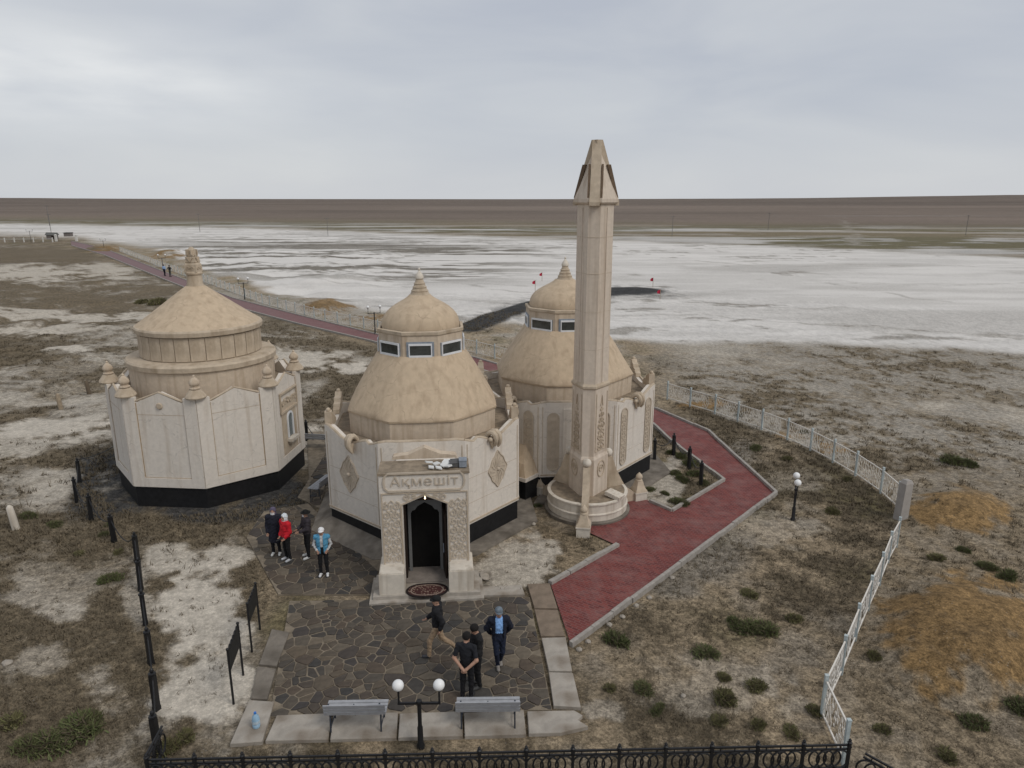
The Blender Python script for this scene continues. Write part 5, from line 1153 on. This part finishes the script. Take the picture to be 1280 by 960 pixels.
def person(label, px, py, facing, H=1.72, z=0.0, pose=None, shirt=(.02, .02, .022), trousers=(.015, .015, .017), shoes=(.6, .6, .6), sleeve='long', head_yaw=0, head_pitch=0, h=.017, group=None, tops=(), headgear=None, slim=1.0, long_coat=None, mask=False):
    g = G(px, py, z); root = thing('person', label, 'person', (g.x, g.y, z), facing, group)
    J = dict(pel=(0, 0, .93), ch=(0, .0, 1.24), nk=(0, .01, 1.46), hd=(0, -.015, 1.60), lean=0)
    for e, s in (('l', 1), ('r', -1)):
        J[e+'sh'] = (s*.185, .01, 1.40); J[e+'el'] = (s*.235, .03, 1.12); J[e+'wr'] = (s*.22, -.06, .88)
        J[e+'hp'] = (s*.09, 0, .90); J[e+'kn'] = (s*.10, -.02, .49); J[e+'an'] = (s*.105, .03, .085); J[e+'to'] = (s*.125, -.14, .045)
    if pose: J.update(pose)
    S = H/1.72; V = lambda n: tuple(c*S for c in J[n]) if isinstance(J[n], tuple) else J[n]
    Vv = lambda n: Vector(V(n)); w = slim
    hd = Vv('hd'); nk = Vv('nk'); Rh = Matrix.Rotation(head_yaw, 3, 'Z') @ Matrix.Rotation(head_pitch, 3, 'X')
    hl = lambda x, y, zz: tuple(hd + Rh @ Vector((x*S, y*S, zz*S)))
    P_ = []
    P_.append((V('pel'), tuple(Vv('pel')+Vector((0, 0, .10*S))), .150*S*w, .142*S*w, 2, .74))
    P_.append((tuple(Vv('pel')+Vector((0, 0, .14*S))), V('ch'), .142*S*w, .162*S*w, 1, .68))
    P_.append((V('ch'), tuple(Vv('ch')+Vector((0, 0, .12*S))), .165*S*w, .150*S*w, 1, .68))
    P_.append((V('lsh'), V('rsh'), .068*S, .068*S, 1))
    P_.append((tuple(nk-Vector((0, 0, .04*S))), hl(0, .01, -.04), .056*S, .052*S, 0))
    P_.append((hl(0, .012, .035), hl(0, -.018, -.055), .092*S, .066*S, 0)); P_.append((hl(0, -.085, .0), hl(0, -.103, -.022), .010*S, .016*S, 0))
    for s in (1, -1): P_.append((hl(s*.086, .01, .01), hl(s*.086, .012, -.025), .014*S, .011*S, 0))
    for e in 'lr':
        sl = 1 if sleeve == 'long' else 0
        a, b, c = Vv(e+'sh'), Vv(e+'el'), Vv(e+'wr')
        P_.append((tuple(a), tuple(b), .060*S, .048*S, 1) if sleeve == 'long' else (tuple(a), tuple(a.lerp(b, .7)), .062*S, .055*S, 1))
        if sleeve != 'long': P_.append((tuple(a.lerp(b, .6)), tuple(b), .044*S, .041*S, 0))
        P_.append((tuple(b), tuple(c), .046*S, .034*S, sl))
        d = (c-b).normalized(); P_.append((tuple(c), tuple(c+d*.07*S), .033*S, .030*S, 0))
        P_.append((V(e+'hp'), V(e+'kn'), .092*S*w, .066*S, 2)); P_.append((V(e+'kn'), V(e+'an'), .066*S, .050*S, 2))
        P_.append((tuple(Vv(e+'an')-Vector((0, 0, .03*S))), V(e+'to'), .048*S, .042*S, 3))
    ex = MB()
    for e, s in (('l', 1), ('r', -1)):     # fingers and thumb
        b, c = Vv(e+'el'), Vv(e+'wr'); d = (c-b).normalized(); side = d.cross(Vector((0, 1, 0.01)))
        if side.length < .2: side = d.cross(Vector((0, 0, 1)))
        side.normalize(); curl = side.cross(d) * (1 if s > 0 else 1)
        if curl.y > 0: curl = -curl
        k0 = c+d*.075*S
        for i, ln in enumerate((.066, .076, .070, .054)):
            o = k0 + side*(.032-.0213*i)*S; ex.tube([o, o+d*ln*.5*S+curl*.008*S, o+d*ln*.85*S+curl*.028*S, o+d*ln*S+curl*.045*S], [.0095*S, .009*S, .008*S, .006*S], 6, 0)
        o = c+d*.03*S+side*.028*S; ex.tube([o, o+side*.026*S+d*.025*S, o+side*.03*S+d*.055*S+curl*.01*S], [.011*S, .010*S, .007*S], 6, 0)
    for s in (1, -1): ex.ball(hl(s*.033, -.075, .012), .012*S, 8, 5, mi=4)
    ex.tube([hl(-.024, -.080, -.058), hl(0, -.087, -.060), hl(.024, -.080, -.058)], .006*S, 6, 5)
    mats = [SKIN, cloth('%02x%02x%02x' % tuple(int(c*255) for c in shirt), shirt), cloth('%02x%02x%02x' % tuple(int(c*255) for c in trousers), trousers), mat('shoe_%02x%02x%02x' % tuple(int(c*255) for c in shoes), shoes, .7, .1), EYE, LIP]
    link('body', sdf_mesh('body', P_, mats, h*S, ex), root)
    # outer garments
    for gname, col, th, hem, arms, opening in tops:
        Q = [(tuple(Vv('pel')+Vector((0, 0, .02*S))), tuple(Vv('pel')+Vector((0, 0, .14*S))), .155*S*w+th, .150*S*w+th, 0, .78),
             (tuple(Vv('pel')+Vector((0, 0, .14*S))), V('ch'), .148*S*w+th, .166*S*w+th, 0, .74), (V('ch'), tuple(Vv('ch')+Vector((0, 0, .13*S))), .168*S*w+th, .150*S*w+th, 0, .74), (V('lsh'), V('rsh'), .068*S+th, .068*S+th, 0)]
        if long_coat: Q.insert(0, ((0, 0, long_coat+.05), tuple(Vv('pel')), .20*S*w, .16*S*w+th, 0, .8))
        if arms:
            for e in 'lr':
                Q.append((V(e+'sh'), V(e+'el'), .064*S+th*.8, .052*S+th*.8, 0))
                if arms > 1: Q.append((V(e+'el'), tuple(Vv(e+'el').lerp(Vv(e+'wr'), .93)), .052*S+th*.8, .042*S+th*.7, 0))
        Q.append((tuple(nk-Vector((0, 0, .05*S))), tuple(nk+Vector((0, 0, .015*S))), .075*S, .072*S, 0))
        def cut(X, Y, Z, hem=hem, opening=opening):
            out = hem*S - Z
            arm_out = np.abs(X) > .235*S
            out = np.where(arm_out | (Y < -.24*S), -1.0, out) if hem > .8 else out
            out = np.maximum(out, Z-(J['nk'][2]+.028)*S)
            if opening: out = np.maximum(out, np.minimum(np.minimum(opening*S-np.abs(X), -.03*S-Y), Z-.0))
            return out
        link(gname, sdf_mesh(gname, Q, [cloth(gname+'%02x%02x%02x' % tuple(int(c*255) for c in col), col)], h*S, None, cut), root)
    if headgear:
        kind, col = headgear; hm = cloth('hd%02x%02x%02x' % tuple(int(c*255) for c in col), col)
        if kind in ('cap', 'hat', 'hair', 'beanie'):
            Q = [(hl(0, .022, .045), hl(0, .015, .05), .104*S, .100*S, 0)]; zc = {'cap': .035, 'hat': .03, 'hair': .0, 'beanie': .02}[kind]
            def cut(X, Y, Z):
                A_ = Rh.inverted(); dx, dy, dz = X-hd.x, Y-hd.y, Z-hd.z; ly = A_[1][0]*dx+A_[1][1]*dy+A_[1][2]*dz; lz = A_[2][0]*dx+A_[2][1]*dy+A_[2][2]*dz
                return (zc*S - lz) - (.09 if kind == 'hair' else .025)*np.clip((ly+.02)/.10, 0, 1)*S*(1 if S else 1)
            exm = MB()
            if kind == 'cap': 
                rr = [(.092*math.cos(a), -.03-.135*abs(math.sin(a))) for a in [math.pi*i/12 for i in range(13)]]
                top = [hl(x, y, .045) for x, y in rr]; bot = [hl(x, y, .035) for x, y in rr]; exm.loft([bot, top], True, True)
            if kind == 'hat':
                n = 20; exm.loft([[hl(.165*math.cos(2*math.pi*i/n), .02+.165*math.sin(2*math.pi*i/n), .04) for i in range(n)], [hl(.165*math.cos(2*math.pi*i/n), .02+.165*math.sin(2*math.pi*i/n), .052) for i in range(n)]])
            link('hair' if kind == 'hair' else kind, sdf_mesh(kind, Q, [hm], .012*S, exm, cut), root)
        else:   # headscarf or hood falling to the shoulders
            Q = [(hl(0, .022, .045), hl(0, .02, -.06), .110*S, .098*S, 0), (hl(0, .03, -.08), tuple(nk+Vector((0, .02, -.03))*S), .085*S, .10*S, 0), (tuple(nk+Vector((0, -.03, -.02))*S), tuple(nk+Vector((0, -.085, -.15 if kind == 'hood' else -.34))*S), .075*S, .06*S, 0)]
            def cut(X, Y, Z):
                A_ = Rh.inverted(); dx, dy, dz = X-hd.x, Y-hd.y, Z-hd.z; lx = A_[0][0]*dx+A_[0][1]*dy+A_[0][2]*dz; ly = A_[1][0]*dx+A_[1][1]*dy+A_[1][2]*dz; lz = A_[2][0]*dx+A_[2][1]*dy+A_[2][2]*dz
                return -np.maximum(np.sqrt((lx/.072)**2+((lz+.012)/.085)**2)*.07*S-.07*S, ly+.02*S)
            link('headscarf', sdf_mesh('headscarf', Q, [hm], .013*S, None, cut), root)
            if kind == 'scarf_hair': pass
    if mask:
        ex2 = MB(); n = 10
        ex2.loft([[hl(.07*math.sin(a), -.085+.05*(1-math.cos(a)), zz) for a in [R_(-65+130*i/n) for i in range(n+1)]] + [hl(.075*math.sin(a), -.098+.05*(1-math.cos(a)), zz) for a in [R_(65-130*i/n) for i in range(n+1)]] for zz in (-.085, -.045, -.008)])
        ex2.build('face_mask', cloth('mask', (.62, .63, .64)), root)
    return root
D = math.radians
# four on the paved terrace
person('person in black jacket and khaki trousers striding across the terrace', 548, 820, D(-92), 1.74, .04, shirt=(.02, .02, .022), trousers=(.30, .215, .14), shoes=(.04, .04, .045), head_yaw=D(20),
       pose=dict(lkn=(.09, -.20, .50), lan=(.09, -.22, .085), lto=(.10, -.38, .05), rkn=(-.09, .08, .50), ran=(-.09, .46, .22), rto=(-.09, .44, .06), lel=(.23, .16, 1.14), lwr=(.22, .10, .92), rel=(-.24, -.08, 1.13), rwr=(-.20, -.28, .98)),
       tops=(('jacket', (.014, .014, .016), .022, .86, 2, 0),), headgear=('cap', (.012, .012, .012)))
person('person seen from behind in black polo shirt with hands clasped behind the back', 584, 872, D(168), 1.74, .04, shirt=(.015, .016, .02), trousers=(.010, .010, .012), shoes=(.03, .03, .03), sleeve='short', head_yaw=D(-25), head_pitch=D(20),
       pose=dict(lel=(.27, .10, 1.12), lwr=(.06, .20, .94), rel=(-.27, .10, 1.12), rwr=(-.05, .20, .92), hd=(0, -.05, 1.585)), headgear=('hair', (.012, .010, .009)))
person('person in black sweatshirt looking down at a phone held in front', 597, 858, D(-70), 1.73, .04, shirt=(.012, .012, .013), trousers=(.010, .010, .011), shoes=(.05, .05, .05), head_pitch=D(24),
       pose=dict(lel=(.22, -.05, 1.12), lwr=(.08, -.30, 1.20), rel=(-.22, -.05, 1.12), rwr=(-.06, -.30, 1.20), hd=(0, -.06, 1.585)), tops=(('sweatshirt', (.013, .013, .014), .016, .86, 2, 0),), headgear=('hair', (.012, .010, .009)))
person('person in light blue shirt and open navy jacket with grey cap', 624, 836, D(8), 1.74, .04, shirt=(.22, .40, .72), trousers=(.012, .017, .035), shoes=(.22, .20, .18),
       pose=dict(lel=(.30, .08, 1.14), lwr=(.20, .16, .94), rel=(-.30, .08, 1.14), rwr=(-.20, .17, .94), rkn=(-.07, -.08, .50), ran=(-.03, .05, .085), rto=(-.03, -.12, .045), lkn=(.08, -.02, .5), lan=(.05, .20, .12), lto=(.06, .08, .045)),
       tops=(('jacket', (.012, .015, .027), .024, .84, 2, .095),), headgear=('cap', (.14, .17, .20)))
# four by the chapel wall
person('person in long dark coat with purple headscarf and pale face mask', 346, 693, D(5), 1.68, .06, shirt=(.02, .02, .03), trousers=(.010, .010, .012), shoes=(.62, .62, .60), slim=1.1, mask=True,
       tops=(('coat', (.014, .015, .025), .03, .50, 2, 0),), long_coat=.50, headgear=('scarf', (.10, .085, .13)))
person('person in bright red jacket with white hood beside the long coat', 360, 700, D(-40), 1.64, .06, shirt=(.5, .02, .03), trousers=(.010, .010, .011), shoes=(.45, .46, .48), tops=(('jacket', (.50, .014, .024), .026, .76, 2, 0),), headgear=('hood', (.62, .66, .68)),
       pose=dict(lel=(.22, .02, 1.12), lwr=(.16, -.14, .95), rel=(-.22, .02, 1.12), rwr=(-.16, -.12, .94)))
person('person in dark checked jacket and black brimmed hat holding a rod', 386, 696, D(-55), 1.68, .06, shirt=(.04, .035, .04), trousers=(.010, .010, .011), shoes=(.64, .64, .62), mask=True, tops=(('jacket', (.040, .034, .040), .022, .84, 2, 0),), headgear=('hat', (.010, .010, .010)), head_yaw=D(-10),
       pose=dict(lel=(.22, -.06, 1.12), lwr=(.12, -.28, 1.06), rel=(-.22, -.06, 1.12), rwr=(-.10, -.28, 1.06), lan=(.14, -.05, .085), lto=(.16, -.21, .045)))
person('person in light blue vest and white cap standing on the upper paving', 405.5, 719, D(8), 1.63, .06, shirt=(.45, .45, .45), trousers=(.010, .010, .011), shoes=(.64, .64, .64), tops=(('vest', (.085, .27, .42), .024, .84, 0, .05),), headgear=('cap', (.70, .70, .70)),
       pose=dict(lel=(.28, .03, 1.13), lwr=(.17, -.08, .97), rel=(-.28, .03, 1.13), rwr=(-.17, -.08, .97)))
# two far along the red path
person('person in pale blue shirt walking away along the far red path', 206, 345, D(170), 1.75, Z_P, shirt=(.30, .42, .62), trousers=(.012, .013, .02), shoes=(.03, .03, .03), h=.03, headgear=('hair', (.012, .010, .009)), pose=dict(lkn=(.09, -.12, .5), lan=(.09, -.05, .085), lto=(.09, -.2, .045)))
person('person in black top with elbows out walking along the far red path', 213, 346, D(165), 1.72, Z_P, shirt=(.012, .012, .012), trousers=(.05, .055, .05), shoes=(.03, .03, .03), h=.03, headgear=('hair', (.012, .010, .009)), pose=dict(lel=(.38, .05, 1.28), lwr=(.20, -.02, 1.1), rel=(-.38, .05, 1.28), rwr=(-.20, -.02, 1.1)))
# the phone and the rod they hold
def place_at(o, px, py, z, facing, local, H):
    g = G(px, py, z); v = Matrix.Rotation(facing, 3, 'Z') @ (Vector(local)*(H/1.72)); o.location = (g.x+v.x, g.y+v.y, z+v.z)
m = MB(); m.box((0, 0, 0), (.075, .012, .15)); m.box((0, .007, 0), (.066, .002, .135)); m.box((.022, -.007, .055), (.02, .003, .02)); o = m.build('phone', mat('black_phone', (.02, .02, .025), .2, .1)); place_at(o, 597, 858, .04, D(-70), (0, -.40, 1.24), 1.73); o.rotation_euler = (R_(-35), 0, D(-70)); tag(o, 'black phone held up by the person in the black sweatshirt', 'phone')
m = MB(); m.tube([(0, 0, 0), (0, -.40, -.08), (0, -.72, -.16)], [.016, .018, .022], 8); m.tube([(0, .02, .005), (0, -.12, -.02)], .026, 8); o = m.build('rod', M_IRON); place_at(o, 386, 696, .06, D(-55), (.0, -.30, 1.05), 1.68); o.rotation_euler = (0, 0, D(-55)); tag(o, 'short dark rod held out by the person in the brimmed hat', 'rod')

# ------------------------------------------------------------------ shrubs and dry tufts
def leaf_mat(name, cols):
    m = bpy.data.materials.new(name); m.use_nodes = True; n = m.node_tree.nodes; l = m.node_tree.links; b = n['Principled BSDF']; b.inputs['Roughness'].default_value = .9; b.inputs['Specular IOR Level'].default_value = .15
    g = n.new('ShaderNodeNewGeometry'); oi = n.new('ShaderNodeObjectInfo'); ad = n.new('ShaderNodeMath'); ad.operation = 'MULTIPLY_ADD'; ad.inputs[1].default_value = .65
    ml = n.new('ShaderNodeMath'); ml.operation = 'MULTIPLY'; ml.inputs[1].default_value = .35; l.new(oi.outputs['Random'], ml.inputs[0]); l.new(g.outputs['Random Per Island'], ad.inputs[0]); l.new(ml.outputs[0], ad.inputs[2])
    r = n.new('ShaderNodeValToRGB')
    while len(r.color_ramp.elements) < len(cols): r.color_ramp.elements.new(.5)
    for i, c in enumerate(cols): r.color_ramp.elements[i].position = i/(len(cols)-1); r.color_ramp.elements[i].color = list(c)+[1]
    l.new(ad.outputs[0], r.inputs['Fac']); l.new(r.outputs[0], b.inputs['Base Color']); return m
M_GREEN = leaf_mat('shrub_leaf', [(.085, .105, .042), (.125, .145, .060), (.17, .175, .085), (.105, .12, .052)])
M_OLIVE = leaf_mat('olive_leaf', [(.17, .165, .075), (.22, .20, .10), (.145, .15, .065), (.25, .215, .12)])
M_DRY = leaf_mat('dry_grass', [(.085, .068, .048), (.125, .102, .070), (.16, .13, .09), (.105, .086, .058), (.18, .135, .07)])
def blades(rd, n, R, H, cluster=7):
    m = MB(); cl_ = [(R*math.sqrt(rd.random())*.8, rd.uniform(0, 6.28)) for _ in range(cluster)]
    for i in range(n):
        q, a = cl_[i % cluster]; bx = q*math.cos(a)+rd.gauss(0, R*.22); by = q*math.sin(a)+rd.gauss(0, R*.22); rr = math.hypot(bx, by)/R
        hh = H*(1-.55*min(1, rr)**2)*rd.uniform(.45, 1.1); d = rd.uniform(0, 6.28); ln = hh*rd.uniform(.2, .75); w = rd.uniform(.010, .022); z0 = rd.uniform(0, hh*.5)
        p = Vector((bx, by, z0)); q_ = p+Vector((math.cos(d)*ln*.4, math.sin(d)*ln*.4, hh*.42)); t = p+Vector((math.cos(d)*ln, math.sin(d)*ln, hh*.75)); s_ = Vector((-math.sin(d), math.cos(d), 0))*w
        m.add([p-s_*.7, p+s_*.7, q_+s_, t, q_-s_], [(0, 1, 2, 3, 4)])
    return m
def nrm(m, name, ma):     # blades keep their own winding
    me = bpy.data.meshes.new(name); me.from_pydata(m.v, [], m.f); me.materials.append(ma); me.materials.append(M_DRY); me.polygons.foreach_set('material_index', [int(rd.random() < .3) for _ in m.f]); me.update(); return me
rd = random.Random(12)
stem = MB()
for i in range(6):
    a = i*1.05; stem.tube([(0, 0, -.03), (.10*math.cos(a), .10*math.sin(a), .14), (.24*math.cos(a), .24*math.sin(a), .26)], [.014, .010, .005], 5)
stem_me = stem.mesh('stems', M_WOODPOST)
var = {k: [nrm(blades(rd, 1150, .5, .46, 9), 'foliage', ma) for _ in range(4)] for k, ma in (('g', M_GREEN), ('o', M_OLIVE))}
def shrub(px, py, s, kind, label, group, sx=1.0):
    p = G(px, py); r = thing('shrub', label, 'shrub', (p.x, p.y, zg(p.x, p.y)), rd.uniform(0, 6.28), group); s *= .86; r.scale = (s*rd.uniform(.85, 1.25), s*rd.uniform(.8, 1.15), s*rd.uniform(.55, .85))
    link('foliage', rd.choice(var[kind]), r); link('stems', stem_me, r)
gA = 'green shrubs between the red path and the iron fence'
for px, py, s, lb in ((772, 803, .85, 'dark green shrub close to the outer kerb near the end of the red path'), (935, 785, .9, 0), (955, 789, .8, 0), (918, 780, .75, 0), (882, 817, .75, 'dark green shrub on bare soil between the kerb shrub and the long clump'), (805, 862, .6, 'round dark green shrub facing the pale slabs beside the terrace'), (823, 887, .45, 'small dark green tuft just beside the round dark shrub')): shrub(px, py, s, 'g', lb or 'one of three dark green shrubs grown together in a long clump', gA)
for px, py, s in ((990, 774, .55), (938, 742, .55), (903, 848, .5), (942, 856, .75), (902, 876, .8), (902, 902, .6), (945, 905, .45), (985, 914, .5), (1020, 892, .6), (760, 860, .5)): shrub(px, py, s, 'o', 'olive tufted shrub on bare soil between red path and iron fence', 'olive shrubs between the red path and the iron fence')
for px, py, s, lb in ((100, 912, 1.15, 0), (112, 905, .9, 0), (60, 932, 1.0, 0), (38, 938, .9, 0), (136, 726, .75, 'dark green shrub alone on the scrub just outside the chain posts'), (36, 646, .7, 'dark green shrub at the foot of the leaning whitish post'), (68, 656, .6, 'small dark green shrub between the whitish post and the chain'), (130, 669, .5, 1), (136, 655, .4, 1)): shrub(px, py, s, 'g', lb if isinstance(lb, str) else ('little green shrub growing right beside the sagging chain' if lb else 'one of four dark green shrubs massed near the iron fence corner'), 'green shrubs left of the chain posts')
for px, py, s, lb in ((8, 905, .7, 'olive shrub on the scrub beside the massed dark green shrubs'), (150, 690, .45, 0), (98, 693, .4, 0), (212, 935, .75, 1), (228, 925, .6, 1), (178, 552, .6, 'olive shrub against the far wall of the conical chapel')): shrub(px, py, s, 'o', lb if isinstance(lb, str) else ('one of two olive shrubs in the corner where chain meets iron fence' if lb else 'small olive shrub on the scrub outside the sagging chain'), 'olive shrubs on the left scrub')
for px, py, s in ((852, 572, .8), (862, 580, .85), (845, 592, .7), (852, 600, .75), (868, 594, .8), (846, 628, .7), (855, 631, .65), (812, 612, .55), (832, 617, .45), (880, 605, .6), (838, 566, .6)): shrub(px, py, s, 'g', 'green plant in the pale bed between red path and rear chapel', 'plants in the bed by the red path')
for px, py, s, lb in ((676, 606, .5, 'green weed beside the far pedestal of the minaret drum'), (672, 632, .4, 'small green weed between minaret drum and chapel apron'), (945, 562, .7, 'green shrub between the outer kerb bend and the lattice fence'), (1235, 710, .7, 0), (1260, 722, .7, 0), (1190, 578, 1.2, 1), (1210, 580, 1.0, 1), (1220, 905, .7, 'green shrub below the large ochre heap outside the fence'), (1275, 885, .8, 'green shrub at the lower edge of the large ochre heap'), (1205, 690, .5, 'small green shrub between the two ochre heaps')): shrub(px, py, s, 'g', lb if isinstance(lb, str) else ('one of two wide green shrubs on open ground beyond the grey pillar' if lb else 'one of two neighbouring green shrubs between the ochre heaps'), 'green shrubs along the fences')
for px, py, s, lb in ((1170, 700, .7, 'olive shrub outside the fence just below the small ochre heap'), (1090, 825, .6, 'olive shrub outside the fence beside the large ochre heap'), (1105, 915, .5, 'olive shrub just outside the end post of the lattice fence'), (1180, 945, .6, 'olive shrub beyond the tilted end panel of the iron fence'), (1005, 540, .6, 0), (925, 520, .6, 0), (985, 575, .7, 0), (1040, 640, .7, 'olive shrub between the twin globe lamp and the grey pillar'), (1060, 600, .6, 0), (200, 381, 2.2, 1), (180, 379, 2.0, 1)): shrub(px, py, s, 'o', lb if isinstance(lb, str) else ('one of two broad olive shrubs on far ground behind the conical chapel' if lb else 'olive shrub on scrub between the outer kerb and the lattice fence'), 'olive shrubs on open ground')
# dry scrub tufts: beyond counting, one object, thick where the soil is dark
def dry_tufts():
    N = 170000; r = np.sqrt(rng.uniform(10.5**2, 75**2, N)); r = 10.5*np.exp(rng.uniform(0, math.log(75/10.5), N)); th = rng.uniform(-.72, .72, N); x = r*np.sin(th); y = r*np.cos(th)
    rgb, cov = ground_colour(x, y); px, py = proj_np(x, y)
    keep = (rgb[:, 0] < rgb[:, 2]*2.3) & (rng.uniform(0, 1, N) < cov*.55 + .03*(r < 42))
    pm = segdist(x, y, PATH_MID)
    keep &= pm > 2.2
    def outp(poly):
        return np.array([not inside((a, b), poly) for a, b in zip(x, y)])
    nx = [(p[0], p[1]) for p in near]
    keep &= outp(nx) & outp(front_reg) & outp(upper_reg) & outp(pass_reg)
    for cx, cy, R in ((-12.89, 28.95, 4.3), (-3.31, 25.49, 4.9), (2.26, 30.45, 4.9), (2.9, 25.4, 2.2), (-2.5, 20.3, 2.2)): keep &= np.hypot(x-cx, y-cy) > R
    keep &= ~((x > -7.2) & (x < 2.6) & (y > 12.9) & (y < 19.4))
    x, y, r, rgb = x[keep], y[keep], r[keep], rgb[keep]; z = relief(x, y); n = len(x); B = 9
    sz = rng.uniform(.05, .17, n)*np.where(rng.uniform(0, 1, n) < .035, 2.4, 1.0)*np.clip(r/24, .8, 1.5)
    vs = np.zeros((n, B, 3, 3)); a = rng.uniform(0, 6.28, (n, B)); ln = sz[:, None]*rng.uniform(.5, 1.2, (n, B)); q = rng.uniform(0, 1.0, (n, B))*sz[:, None]; b0 = rng.uniform(0, 6.28, (n, B)); w = (.008*np.clip(r/15, .8, 2.2))[:, None]
    bx = x[:, None]+q*np.cos(b0); by = y[:, None]+q*np.sin(b0)
    vs[:, :, 0] = np.stack([bx-w*np.sin(a), by+w*np.cos(a), np.broadcast_to(z[:, None]-.01, bx.shape)], -1); vs[:, :, 1] = np.stack([bx+w*np.sin(a), by-w*np.cos(a), np.broadcast_to(z[:, None]-.01, bx.shape)], -1)
    vs[:, :, 2] = np.stack([bx+.7*ln*np.cos(a), by+.7*ln*np.sin(a), z[:, None]+ln*.75], -1)
    co = vs.reshape(-1, 3); nf = len(co)//3; me = bpy.data.meshes.new('dry_grass'); me.vertices.add(len(co)); me.vertices.foreach_set('co', co.ravel()); me.loops.add(len(co)); me.loops.foreach_set('vertex_index', np.arange(len(co))); me.polygons.add(nf); me.polygons.foreach_set('loop_start', np.arange(nf)*3)
    me.update(calc_edges=True); me.materials.append(M_DRY); print('tufts', n, 'tris', nf)
    tag(link('dry_grass', me), 'short dry brown scrub grass scattered over the bare soil', 'grass', kind='stuff')
dry_tufts()
